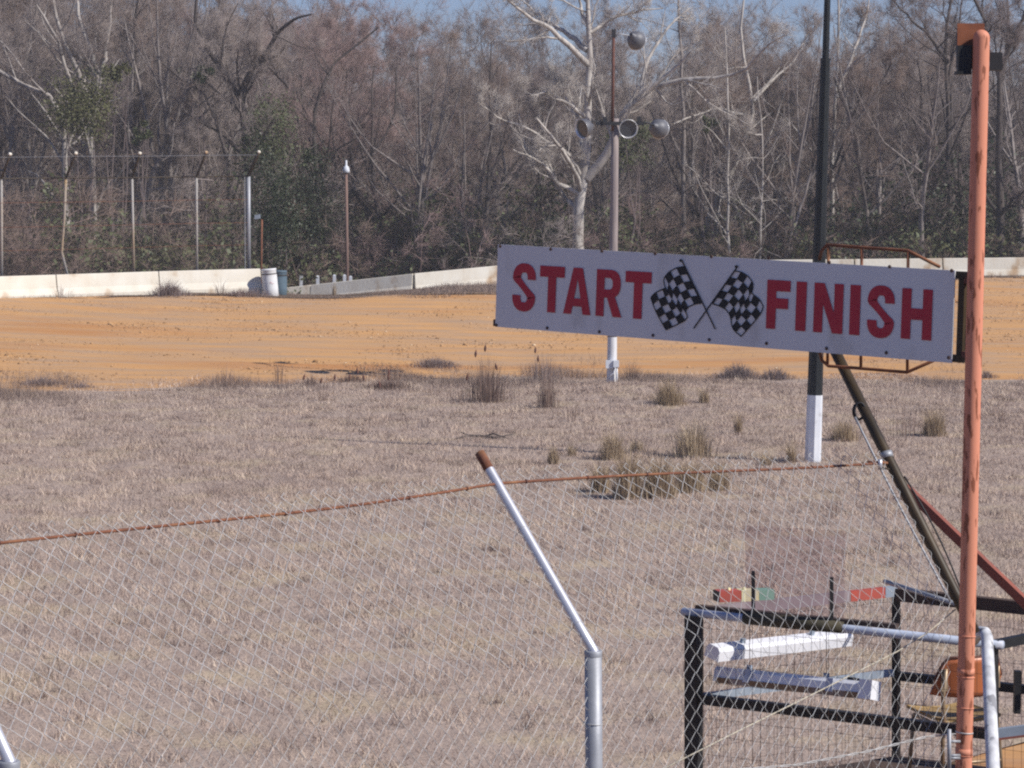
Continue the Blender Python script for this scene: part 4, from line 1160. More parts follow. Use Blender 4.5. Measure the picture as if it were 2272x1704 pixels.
def sign():
    e = thing('start_finish_sign', 'long white START FINISH sign with red letters and crossed checkered flags', 'sign', s3(SW, 0) + np.array([0, 0, 0]))
    MB().box(s3(SW / 2, SH / 2, -.006), U * SW / 2, Vv * SH / 2, Nn * .004).build('panel', M['sign'], e)
    fr = MB()
    th = .035
    for v in (th / 2 + .004, SH - th / 2 - .004):
        MB().box(s3(SW / 2 + .03, v, -.031), U * (SW / 2 + .03), Vv * th / 2, Nn * .0205).build('frame_rail', M['brownmetal'], e)
    for u in (.02, SW * .25, SW * .5, SW * .75, SW + .03):
        MB().box(s3(u, SH / 2, -.0325), U * .016, Vv * (SH / 2 - th - .006), Nn * .018).build('frame_rail', M['brownmetal'], e)
    # arm that joins the frame to the post
    for v in (.045, SH - .045):
        a = s3(SW + .045, v, -.03); k_ = (a[2] - CAMH) / OD
        yy = HY - (a[2] - CAMH) / OD * F; b = P(np.interp(yy, [84, 1720], [2177.5, 2137.5]), yy, OD)
        MB().beam(a, b, .028, .028, Vv).build('mounting_arm', M['rustdark'], e)
    MB().box(s3(SW + .040, SH / 2, -.056), U * .042, Vv * (SH / 2 - .035), Nn * .004).build('mounting_plate', M['black'], e)
    MB().box(s3(-.012, .02, -.02), U * .006, Vv * .018, Nn * .012).build('corner_bracket', M['bolt'], e)
    # rusty frame bars looping above and below
    z = -.07
    loopT = [(1818, 577), (1823, 556), (1835, 543), (1912, 549), (2014, 556), (2085, 592)]
    loopB = [(1818, 778), (1824, 800), (1838, 812), (1905, 817), (2012, 826), (2078, 797)]
    def sp(px, py):
        # pixel onto the plane just behind the sign
        dr = np.array([(px - CX) / F, 1, -(py - HY) / F]); t = np.dot(SO + Nn * z - CAMP, Nn) / np.dot(dr, Nn); return CAMP + dr * t
    for lp in (loopT, loopB):
        o = MB().tube([sp(*q) for q in lp], .0085, 8).build('rusty_bar', M['rust'], e, True)
    for x, yt, yb in ((1836, 545, 812), (1910, 549, 817), (2013, 556, 826)):
        MB().tube([sp(x + 2, yt), sp(x, yb)], .0075, 8).build('rusty_bar', M['rust'], e, True)
    # bolts
    tops = [z6(105, 93), z6(505, 117), z6(910, 132), z6(1333, 152), z6(1777, 175), z7(300, 150), z7(685, 178), z7(1068, 205), z7(1462, 230)]
    bots = [z6(75, 718), z6(477, 741), z6(890, 771), z6(1315, 799), z6(1760, 834), z7(287, 692), z7(668, 724), z7(1047, 751), z7(1443, 782)]
    for q in tops + bots:
        MB().lathe(s3(q[0], q[1], -.003), Nn, [(0, .009), (.003, .009), (.006, .005), (.0065, .0001)], 8).build('bolt', M['bolt'], e)
    # letters
    v0 = .5 * (s2(1160, 691)[1] + s2(2035, 750.8)[1]); v1 = .5 * (s2(1225, 592)[1] + s2(2035, 639)[1])
    Hh = v1 - v0
    def letter(ch, pa, pb):
        ua = s2(pa, 650)[0]; ub = s2(pb, 650)[0]
        w = ub - ua; st = .31 * w; bar = .225 * Hh
        mb = MB(); lay = [0]
        def poly(pts):
            lay[0] += 1; off = .0008 + .0004 * lay[0]
            q = [s3(ua + x, v0 + y, off) for x, y in pts]
            mb.add(q, [tuple(range(len(q)))])
        def strip(outer, inner):
            lay[0] += 1; off = .0008 + .0004 * lay[0]; n = len(outer)
            q = [s3(ua + x, v0 + y, off) for x, y in outer] + [s3(ua + x, v0 + y, off) for x, y in inner]
            mb.add(q, [(i, i + 1, n + i + 1, n + i) for i in range(n - 1)])
        def rect(x0, y0, x1, y1): poly([(x0, y0), (x1, y0), (x1, y1), (x0, y1)])
        if ch == 'T':
            st = .33 * w
            rect(0, Hh - bar * 1.06, w, Hh); rect(w / 2 - st / 2, 0, w / 2 + st / 2, Hh - bar * 1.06)
        elif ch == 'I': rect(0, 0, w, Hh)
        elif ch == 'H':
            rect(0, 0, st, Hh); rect(w - st, 0, w, Hh); rect(st, Hh / 2 - bar * .5, w - st, Hh / 2 + bar * .5)
        elif ch == 'F':
            st = .40 * w
            rect(0, 0, st, Hh); rect(st, Hh - bar, w, Hh); rect(st, Hh * .42, w * .92, Hh * .42 + bar * .95)
        elif ch == 'N':
            rect(0, 0, st, Hh); rect(w - st, 0, w, Hh); poly([(st * .2, Hh), (st * 1.12, Hh), (w - st * .2, 0), (w - st * 1.12, 0)])
        elif ch == 'A':
            c = .17 * w
            poly([(0, 0), (.29 * w, 0), (w / 2 + .01 * w, Hh * .80), (w / 2 + .01 * w, Hh), (w / 2 - c, Hh)])
            poly([(w, 0), (.71 * w, 0), (w / 2 - .01 * w, Hh * .80), (w / 2 - .01 * w, Hh), (w / 2 + c, Hh)])
            rect(.25 * w, Hh * .17, .75 * w, Hh * .34)
        elif ch == 'R':
            rect(0, 0, st, Hh)
            out = []; inn = []
            ym = Hh * .40; yt = Hh; cy = (ym + yt) / 2; ry = (yt - ym) / 2; xr = w * .93
            for a in np.linspace(math.pi / 2, -math.pi / 2, 25):
                ca, sa = max(0, math.cos(a)), math.sin(a)
                rr = abs(ca) ** .75
                out.append((w * .48 + (xr - w * .48) * rr, cy + ry * math.copysign(abs(sa) ** .85, sa)))
                inn.append((w * .46 + (xr - st * .98 - w * .46) * rr, cy + (ry - bar * .78) * math.copysign(abs(sa) ** .85, sa)))
            strip([(st * .8, yt)] + out + [(st * .8, ym)], [(st * .8, yt - bar * .78)] + inn + [(st * .8, ym + bar * .78)])
            poly([(w * .38, ym + bar * .3), (w * .70, ym + bar * .3), (w, 0), (w * .66, 0)])
        elif ch == 'S':
            over = Hh * .025; y0, y1 = -over, Hh + over; h = y1 - y0
            sx = .355 * w; sy = .20 * Hh
            cx = w / 2; rx = w / 2 - sx / 2
            ry = h / 4 - sy * .19; ct = y1 - sy / 2 - ry; cb = y0 + sy / 2 + ry
            pts = []; ths = []
            for a in np.linspace(-.10, math.pi, 22):
                pts.append((cx + rx * math.copysign(abs(math.cos(a)) ** .8, math.cos(a)), ct + ry * (math.copysign(abs(math.sin(a)) ** .9, math.sin(a)))))
                ths.append(sx * abs(math.cos(a)) ** 2 + sy * abs(math.sin(a)) ** 2)
            for t in np.linspace(.08, .92, 14):
                a = math.pi * t
                x = cx + rx * math.cos(a) * (-1); x = cx - rx * math.cos(a)
                yy = ct - (ct - cb) * (t * t * (3 - 2 * t))
                pts.append((x, yy)); ths.append(sx * (1 - .30 * math.sin(a)))
            for a in np.linspace(0, -math.pi - .10 + .0, 22):
                pts.append((cx + rx * math.copysign(abs(math.cos(a)) ** .8, math.cos(a)), cb + ry * (math.copysign(abs(math.sin(a)) ** .9, math.sin(a)))))
                ths.append(sx * abs(math.cos(a)) ** 2 + sy * abs(math.sin(a)) ** 2)
            pts = np.array(pts); ths = np.array(ths)
            tg = np.gradient(pts, axis=0); tg /= np.linalg.norm(tg, axis=1)[:, None]; nr = np.stack([-tg[:, 1], tg[:, 0]], -1)
            strip([tuple(x) for x in pts + nr * ths[:, None] / 2], [tuple(x) for x in pts - nr * ths[:, None] / 2])
        mb.build('letter', M['signred'], e, label='red letter ' + ch)
    for ch, a, b in (('S', 1137, 1188), ('T', 1197, 1252), ('A', 1251, 1312), ('R', 1323, 1381), ('T', 1387, 1445), ('F', 1702, 1754), ('I', 1767, 1790), ('N', 1807, 1872), ('I', 1887, 1910), ('S', 1926, 1986), ('H', 2002, 2070)):
        letter(ch, a, b)
    # crossed checkered flags
    def rs2(pts, k):
        pts = np.array(pts); seg = np.linalg.norm(np.diff(pts, axis=0), axis=1); s = np.concatenate([[0], np.cumsum(seg)]); u = np.linspace(0, s[-1], k)
        # smooth
        q = np.stack([np.interp(u, s, pts[:, c]) for c in range(2)], -1)
        for _ in range(2):
            q[1:-1] = .25 * q[:-2] + .5 * q[1:-1] + .25 * q[2:]
        return q
    def ribbon(mb, pts, w, off):
        pts = np.array(pts); tg = np.gradient(pts, axis=0); tg /= np.linalg.norm(tg, axis=1)[:, None]; nr = np.stack([-tg[:, 1], tg[:, 0]], -1) * w / 2
        n = len(pts); q = [s3(*x, off) for x in pts + nr] + [s3(*x, off) for x in pts - nr]
        mb.add(q, [(i, i + 1, n + i + 1, n + i) for i in range(n - 1)])
    def flag(pole, top, bot, fly, nu, nv, par, label):
        fl = MB()
        NU, NV = nu * 6 + 1, nv * 6 + 1
        T = rs2([z6(*p) for p in top], NU); B = rs2([z6(*p) for p in bot], NU)
        Lf = rs2([z6(*top[0]), z6(*bot[0])], NV); Rf = rs2([z6(*p) for p in fly], NV)
        g = np.zeros((NU, NV, 2))
        for i in range(NU):
            a = i / (NU - 1)
            for j in range(NV):
                b = j / (NV - 1)
                g[i, j] = (1 - b) * T[i] + b * B[i] + (1 - a) * Lf[j] + a * Rf[j] - ((1 - a) * (1 - b) * T[0] + a * (1 - b) * T[-1] + (1 - a) * b * B[0] + a * b * B[-1])
        for ci in range(nu):
            for cj in range(nv):
                if (ci + cj + par) % 2: continue
                idx = {}; q = []; fc = []
                for i in range(7):
                    for j in range(7):
                        idx[i, j] = len(q); q.append(s3(*g[ci * 6 + i, cj * 6 + j], .0012))
                fl.add(q, [(idx[i, j], idx[i + 1, j], idx[i + 1, j + 1], idx[i, j + 1]) for i in range(6) for j in range(6)])
        for k, ln in enumerate((T, B, Lf, Rf)): ribbon(fl, ln, .0058, .0018 + .0003 * k)
        for ci in range(1, nu): ribbon(fl, g[ci * 6], .0024, .0032)
        for cj in range(1, nv): ribbon(fl, g[:, cj * 6], .0024, .0035)
        ribbon(fl, np.linspace(z6(*pole[0]), z6(*pole[1]), 6), .0075, .0042 + .0004 * par)
        c = z6(*pole[0]); an = np.linspace(0, 6.28, 13)[:-1]
        fl.add([s3(c[0] - .006 + .010 * math.cos(a), c[1] + .007 * math.sin(a), .0050) for a in an], [tuple(range(12))])
        fl.build('checkered_flag', M['signblack'], e, label=label)
    flag([(1548, 208), (1812, 750)], [(1560, 255), (1500, 265), (1440, 300), (1403, 345), (1402, 390), (1418, 425), (1380, 440), (1330, 465), (1300, 500)],
         [(1700, 545), (1650, 550), (1600, 572), (1572, 605), (1582, 630), (1594, 652), (1570, 682), (1500, 718), (1420, 755)], [(1300, 500), (1318, 556), (1345, 620), (1420, 755)], 7, 5, 0, 'left checkered flag emblem')
    flag([(1988, 255), (1640, 745)], [(1960, 288), (2020, 300), (2075, 335), (2108, 385), (2108, 430), (2095, 462), (2120, 485), (2160, 515), (2190, 570)],
         [(1790, 550), (1840, 565), (1890, 590), (1922, 630), (1935, 670), (1938, 710), (1950, 748), (1975, 775), (2015, 808)], [(2190, 570), (2175, 620), (2120, 690), (2015, 808)], 7, 5, 1, 'right checkered flag emblem')
sign()

# ------------------------------------------------------------------ flag stand
A_ = np.array([1.035, 15.0]); B_ = np.array([2.31, 15.84]); D_ = np.array([2.565, 14.06]); C_ = B_ + (D_ - A_) * 1.0
def v3(p, z): return np.array([p[0], p[1], z])
def sp3(px, y, line):
    """point on a stand side (line of two plan points) at photo column px"""
    a, b = line; k = (px - CX) / F
    t = (k * a[1] - a[0]) / ((b[0] - a[0]) - k * (b[1] - a[1]))
    q = a + (b - a) * t
    return P(px, y, q[1])
ZT, ZM, ZF = 3.66, 3.17, 2.66
def flag_stand():
    base = v3((A_ + C_) / 2, float(G(*((A_ + C_) / 2))) - .1)
    e = thing('flag_stand', 'black-framed starter stand fenced with rusty square wire mesh', 'stand', base)
    for q, w, nm in ((A_, .078, 'post'), (B_, .040, 'post'), (C_, .05, 'post'), (D_, .05, 'post')):
        g = float(G(*q)) - .1
        MB().box(v3(q, (g + ZT - .02) / 2), np.array([.82, -.57, 0]) * w / 2, np.array([.57, .82, 0]) * w / 2, (0, 0, (ZT - .02 - g) / 2)).build('post', M['black'], e)
    # floor
    fl = MB(); c = (A_ + B_ + C_ + D_) / 4
    for i in range(9):
        t0, t1 = i / 9 + .004, (i + 1) / 9 - .004
        a, b, c_, d_ = A_ + (D_ - A_) * t0, A_ + (D_ - A_) * t1, B_ + (C_ - B_) * t1, B_ + (C_ - B_) * t0
        o = MB(); top = ZF
        o.add([v3(a, top), v3(b, top), v3(c_, top), v3(d_, top), v3(a, top - .04), v3(b, top - .04), v3(c_, top - .04), v3(d_, top - .04)],
              [(0, 1, 2, 3), (7, 6, 5, 4), (0, 4, 5, 1), (1, 5, 6, 2), (2, 6, 7, 3), (3, 7, 4, 0)])
        o.build('floor_board', M['plank'], e)
    dAD = unit(D_ - A_); dAB = unit(B_ - A_)
    # mid rails
    MB().beam(v3(A_ + dAD * .05, ZM), v3(D_, ZM - .01), .05, .055).build('mid_rail', M['black'], e)
    MB().beam(v3(B_, ZM - .03), v3(C_, ZM - .03), .05, .05).build('mid_rail', M['black'], e)
    MB().beam(v3(A_ + dAB * .06, ZM), v3(B_ - dAB * .03, ZM - .01), .03, .04).build('mid_rail', M['slate'], e)
    # top rail along the left side: painted pipe with rounded end, plank and pad
    a = v3(A_ - dAD * .07, ZT - .005); b = v3(D_ + dAD * .06, ZT - .02)
    MB().tube([a - v3(dAD, 0) * .012, a - v3(dAD, 0) * .006, a, a + (b - a) * .5, b], [.006, .018, .024, .024, .024], 14).build('top_rail', M['bluepaint'], e, True)
    pa, pb = v3(A_ - dAD * .01 + dAB * .035, ZT + .025), v3(A_ + dAD * 1.22 + dAB * .035, ZT + .022)
    MB().beam(pa, pb, .05, .024).build('top_plank', M['plank'], e)
    q0, q1 = sp3(1652, 1372, (A_, D_)), sp3(1872, 1391, (A_, D_))
    q0[2] = q1[2] = ZT - .008
    MB().tube([q0, (q0 + q1) / 2 + (0, 0, .004), q1], [.034, .039, .033], 12).build('rail_pad', M['pad'], e, True)
    # right side top rail
    MB().beam(v3(B_, ZT - .03), v3(C_, ZT - .06), .06, .075).build('top_rail', M['plank'], e)
    MB().beam(v3(D_ + dAD * .02, ZT - .02), v3(C_, ZT + .06), .04, .05).build('top_rail', M['black'], e)
    # back top rail, painted in bands
    a, b = A_ + dAB * .10, B_
    for t0, t1, m in ((.0, .62, 'mauve'), (.62, .74, 'mauve'), (.74, .93, 'cred'), (.93, 1.0, 'slate')):
        MB().beam(v3(a + (b - a) * (t0 + .001), ZT - .01), v3(a + (b - a) * (t1 - .001), ZT - .01), .035, .062).build('back_rail', M[m], e)
    # white elbow pipe in front, going down
    top = P(2183, 1404, 13.6)
    pts = [P(2160, 1420, 13.75), P(2168, 1409, 13.7), P(2176, 1403, 13.65), P(2185, 1404, 13.6), P(2190, 1416, 13.55), P(2191, 1440, 13.5), P(2204, 1720, 12.7)]
    g = pts[-1] + (pts[-1] - pts[-2]) * .7
    MB().tube(pts + [g], [.030, .031, .032, .032, .032, .032, .034, .036], 16).build('elbow_pipe', M['chalk'], e, True)
    MB().lathe(P(2191, 1434, 13.52), (.05, 0, 1), [(-.003, .032), (-.002, .0345), (.002, .0345), (.003, .032)], 16).build('pipe_joint', M['brownmetal'], e, True)
    # far-right bits
    q = P(2258, 1490, 14.9); MB().beam(P(2258, 1488, 14.9), P(2256, 1582, 14.9), .036, .05, (0, 1, 0)).build('side_post', M['black'], e)
    MB().beam(P(2206, 1628, 13.9), P(2300, 1616, 13.9), .03, .05).build('kick_board', M['slate'], e)
    MB().beam(P(2206, 1640, 13.9), P(2300, 1628, 13.9), .032, .012).build('kick_board', M['redpaint'], e)
    # welded wire mesh, 2 by 4 inch
    def weld(p0, p1, z0, z1, name='wire_mesh'):
        L = np.linalg.norm(p1 - p0); segs = []; r_ = np.random.RandomState(int(L * 100))
        n = int(L / .051)
        def w_(u, z): 
            off = .006 * math.sin(7 * u + 3 * z)
            q = p0 + (p1 - p0) * u; nr = np.array([-(p1 - p0)[1], (p1 - p0)[0]]) / L
            return v3(q + nr * off, z)
        zs = np.arange(z0, z1, .102)
        for i in range(n + 1):
            u = i / n + r_.randn() * .0006
            zz = np.linspace(z0, z1, 8)
            for k in range(7): segs.append((w_(u, zz[k]), w_(u + .0, zz[k + 1])))
        for z in zs:
            uu = np.linspace(0, 1, 12); j = r_.randn(12) * .002
            for k in range(11): segs.append((w_(uu[k], z + j[k]), w_(uu[k + 1], z + j[k + 1])))
        segs_mesh(name, segs, .00125, M['dkwire'], e, 3)
    sh = np.array([-.03, -.03])
    weld(A_ - dAD * .0 - dAB * .043, D_ - dAB * .043, ZF - .3, ZT - .03)
    weld(A_ - dAD * .043, B_ - dAD * .043, ZF - .3, ZT - .04)
    weld(B_ + dAB * .03, C_ + dAB * .03, ZF - .3, ZT - .08)
    # uprights and clear screen on the left side
    scr = (A_ + dAB * .005, D_ + dAB * .005)
    for x, y0, y1 in ((1671, 1267, 1368), (1845, 1281, 1385)):
        t_ = sp3(x, y0, scr); b_ = sp3(x, y1, scr)
        MB().beam(b_, t_, .02, .018, (0, 1, 0)).build('upright', M['black'], e)
    scr = (A_ + dAB * .03, D_ + dAB * .03)
    o = MB(); q = [sp3(1655, 1366, scr), sp3(1872, 1388, scr), sp3(1876, 1178, scr), sp3(1652, 1166, scr)]
    nn = v3(dAB, 0) * .003
    o.add(q + [x + nn for x in q], [(3, 2, 1, 0), (4, 5, 6, 7), (0, 1, 5, 4), (1, 2, 6, 5), (2, 3, 7, 6), (3, 0, 4, 7)])
    o.build('clear_screen', M['plexi'], e)
flag_stand()

def signal_box():
    dAB = v3(unit(B_ - A_), 0); dAD = v3(unit(D_ - A_), 0)
    o_ = v3(A_, ZT + .055) + dAB * .26 - dAD * .10
    c0 = P(1590, 1322, 15.25)
    e = thing('flag_colour_box', 'small box painted red, yellow and green on the corner of the starter stand', 'box', c0 - np.array([0, 0, .04]))
    ax = unit(P(1712, 1318, 15.35) - c0); L = np.linalg.norm(P(1712, 1318, 15.35) - c0); up = np.array([0, 0, 1.0]); sd = np.cross(ax, up)
    for t0, t1, m in ((0, .40, 'cred'), (.40, .72, 'cyel'), (.72, 1.0, 'cgrn')):
        MB().box(c0 + ax * L * (t0 + t1) / 2, ax * L * (t1 - t0 - .006) / 2, sd * .045, up * .031).build('colour_block', M[m], e)
    MB().box(c0 - ax * .003, ax * .003, sd * .044, up * .030).build('end_plate', M['black'], e)
    for t in (.22, .50): MB().lathe(c0 + ax * L * t + up * .031, up, [(0, .012), (.012, .010), (.016, .002)], 10).build('cap', M['cyel'], e, True)
signal_box()

def fixtures():
    def fx(name, label, a, b, w, h, m, rot=0.0, open_=False):
        a = np.asarray(a); b = np.asarray(b); t = unit(b - a); sd = unit(np.cross(t, (0, 0, 1.0))); up = np.cross(sd, t)
        sd, up = sd * math.cos(rot) + up * math.sin(rot), up * math.cos(rot) - sd * math.sin(rot)
        e = thing(name, label, 'light fixture', (a + b) / 2)
        L = np.linalg.norm(b - a)
        # trough: trapezoid section
        pr = [(-w / 2, -h / 2), (w / 2, -h / 2), (w / 2 * .92, h * .25), (w / 2 * .6, h / 2), (-w / 2 * .6, h / 2), (-w / 2 * .92, h * .25)]
        V = [q + sd * x + up * y for q in (a, b) for x, y in pr]; k = len(pr)
        o = MB().add(V, [(i, (i + 1) % k, k + (i + 1) % k, k + i) for i in range(k)] + [tuple(range(k - 1, -1, -1)), tuple(range(k, 2 * k))])
        o.build('trough', m, e)
        for t0 in (.0, 1.0):
            q = a + (b - a) * t0; s_ = 1 if t0 else -1
            V = [q + t * s_ * z + sd * x * 1.04 + up * y * 1.04 for z in (.001, .008) for x, y in pr]
            MB().add(V, [(i, (i + 1) % k, k + (i + 1) % k, k + i) for i in range(k)] + [tuple(range(k - 1, -1, -1)), tuple(range(k, 2 * k))]).build('end_cap', M['fixture'], e)
        for t0 in (.2, .72):
            q = a + (b - a) * t0 + up * (h / 2 + .012)
            MB().box(q, t * .014, sd * .01, up * .014).build('mounting_clip', M['slate'], e)
        for t0 in (.2, .72):
            q = a + (b - a) * t0 + up * (h / 2 + .02)
            MB().tube([q, (q[0], q[1] + .01, ZT - .03)], .0022, 5).build('hanger_wire', M['dkwire'], e)
        return e, t, sd, up
    fx('strip_light', 'upper white strip light fixture sloping up to the right in the starter stand', P(1583, 1447, 14.75), P(1876, 1413, 15.55), .105, .075, M['fixture'], -.25)
    e, t, sd, up = fx('strip_light', 'lower white strip light fixture with a rusty underside in the starter stand', P(1597, 1496, 14.95), P(1926, 1531, 14.35), .10, .085, M['fixture'], .25)
    a, b = P(1597, 1496, 14.95), P(1926, 1531, 14.35); L = np.linalg.norm(b - a)
    fs = 1 if sd[1] < 0 else -1
    MB().box((a + b) / 2 - up * .036 + sd * fs * .052, t * L / 2 * .97, sd * .003, up * .016).build('rusty_skirt', M['fixrust'], e)
    for t0 in (.22, .78):
        q = a + (b - a) * t0; MB().box(q + up * .004 + sd * fs * .054, t * .022, sd * .003, up * .036).build('blue_patch', M['bluepaint'], e)
    ex = np.array([.80, -.60, 0]); ey = np.array([.52, .69, .0]); MB().box(P(1929, 1531, 14.33), t * .040, np.cross(t, up) * .050 , up * .052).build('end_box', M['fixture'], e)
    q = a + (b - a) * .90 + up * .046; MB().box(q, t * .022, sd * .03, up * .012).build('socket', M['black'], e)
fixtures()

def chair():
    c = np.array([(2157 - CX) / F * 14.75, 14.75]); e = thing('chair', 'orange shell chair with a tan metal frame behind the orange post', 'chair', v3(c, ZF))
    fw = unit(np.array([-.35, 1.0])); rt_ = np.array([fw[1], -fw[0]])      # faces away towards the track
    def q(r, f, z): return v3(c + rt_ * r + fw * f, ZF + z)
    # curved backrest shell
    n, m_ = 17, 8; W, H0, H1 = .215, .56, .79
    def shell(off):
        V = []
        for i in range(n):
            u = -1 + 2 * i / (n - 1)
            for j in range(m_):
                w = j / (m_ - 1)
                rnd = (1 - max(0, (abs(u) - .55) / .45) ** 2.6 * .55)
                z = H0 + (H1 - H0) * w * rnd + (1 - w) * .015 * u * u
                V.append(q(W * u * (1 - .03 * w), .09 * u * u - .05 * w + off, z))
        return V
    V = shell(0) + shell(.012); idx = lambda i, j, k: k * n * m_ + i * m_ + j
    fc = [(idx(i, j, 0), idx(i, j + 1, 0), idx(i + 1, j + 1, 0), idx(i + 1, j, 0)) for i in range(n - 1) for j in range(m_ - 1)] + [(idx(i, j, 1), idx(i + 1, j, 1), idx(i + 1, j + 1, 1), idx(i, j + 1, 1)) for i in range(n - 1) for j in range(m_ - 1)]
    fc += [(idx(i, m_ - 1, 0), idx(i, m_ - 1, 1), idx(i + 1, m_ - 1, 1), idx(i + 1, m_ - 1, 0)) for i in range(n - 1)] + [(idx(i, 0, 0), idx(i + 1, 0, 0), idx(i + 1, 0, 1), idx(i, 0, 1)) for i in range(n - 1)]
    fc += [(idx(0, j, 0), idx(0, j, 1), idx(0, j + 1, 1), idx(0, j + 1, 0)) for j in range(m_ - 1)] + [(idx(n - 1, j, 0), idx(n - 1, j + 1, 0), idx(n - 1, j + 1, 1), idx(n - 1, j, 1)) for j in range(m_ - 1)]
    bk = MB().add(V, fc).build('backrest', M['plastic'], e, True)
    edge = [q(W * u * .97, .09 * u * u - .05 + .006, H0 + (H1 - H0) * (1 - max(0, (abs(u) - .55) / .45) ** 2.6 * .55) + .004) for u in np.linspace(-1, 1, 25)]
    MB().tube(edge, .008, 6).build('edge_trim', M['rustdark'], bk, True)
    # seat
    o = MB(); SV = []
    for i in range(9):
        u = -1 + i / 4
        for j in range(7):
            w = j / 6; SV.append(q(.20 * u * (1 - .08 * w), .03 + .40 * w, .43 + .02 * u * u + .015 * (w - .5) ** 2))
    top = np.array(SV); V = np.concatenate([top, top - np.array([0, 0, .018])]); k = 63
    fc = [(i * 7 + j, (i + 1) * 7 + j, (i + 1) * 7 + j + 1, i * 7 + j + 1) for i in range(8) for j in range(6)] + [(k + i * 7 + j, k + i * 7 + j + 1, k + (i + 1) * 7 + j + 1, k + (i + 1) * 7 + j) for i in range(8) for j in range(6)]
    ring = [i * 7 for i in range(9)] + [56 + j for j in range(1, 7)] + [i * 7 + 6 for i in range(7, -1, -1)] + [j for j in range(5, 0, -1)]
    fc += [(ring[i], ring[(i + 1) % len(ring)], k + ring[(i + 1) % len(ring)], k + ring[i]) for i in range(len(ring))]
    MB().add(V, fc).build('seat', M['chairwood'], e, True)
    for s in (-1, 1):
        MB().tube([q(.19 * s, -.01, 0), q(.175 * s, .02, .40), q(.165 * s, .02, .45), q(.165 * s, .035, .56), q(.165 * s, -.0, .73)], .012, 10).build('leg', M['chairmetal'], e, True)
        MB().tube([q(.19 * s, .40, 0), q(.175 * s, .36, .41)], .012, 10).build('leg', M['chairmetal'], e, True)
        MB().tube([q(.175 * s, .02, .40), q(.175 * s, .36, .41)], .011, 8).build('side_rail', M['chairmetal'], e, True)
        MB().box(q(.165 * s, .018, .665), v3(rt_, 0) * .02, v3(fw, 0) * .004, (0, 0, .062)).build('back_plate', M['chairmetal'], e)
    MB().tube([q(-.18, .0, .2), q(.18, .0, .2)], .009, 8).build('stretcher', M['chairmetal'], e, True)
chair()

def loose_bits():
    # red brace from the dark arm
    a, b = P(2008, 1082, 13.35), P(2300, 1362, 13.0)
    o = MB().beam(a, b, .042, .045)
    tag(o.build('brace_tube', M['redpaint'], loc=b), 'brick red square brace tube slanting down behind the orange post', 'brace')
    a, b = P(1963, 1290, 15.6), P(2120, 1340, 14.9)
    o = MB().tube([a, (a + b) / 2, b], .014, 10)
    tag(o.build('grey_pipe', M['galv'], smooth=True, loc=b), 'short grey pipe lying across the back corner of the starter stand', 'pipe')
    # cord stretched over the mesh
    pts = [P(1440, 1722, 11.35), P(1630, 1626, 11.8), P(1820, 1532, 12.15), P(1990, 1446, 12.45), P(2058, 1404, 12.55), P(2120, 1352, 12.6)]
    MBo = MB().tube(pts, .0030, 6)
    tag(MBo.build('cord', M['rope'], smooth=True, loc=pts[-1]), 'pale cord stretched diagonally across the mesh to the orange post', 'cord')
    # twisted wire low on the right
    pts = []
    for t in np.linspace(0, 1, 60):
        px = 1640 + (2150 - 1640) * t; py = np.interp(t, [0, .25, .55, .82, 1], [1708, 1697, 1668, 1634, 1626])
        pts.append(P(px, py, 11.55 + 1.0 * t))
    pts = np.array(pts)
    e = thing('twisted_wire', 'loose twisted wire strung low between mesh and orange post', 'wire', pts[0])
    for ph in (0, math.pi):
        q = pts + np.stack([0 * pts[:, 0], .003 * np.cos(np.arange(60) * .9 + ph), .004 * np.sin(np.arange(60) * .9 + ph)], -1)
        MB().tube(q, .0022, 5).build('strand', M['wire'], e, True)
loose_bits()

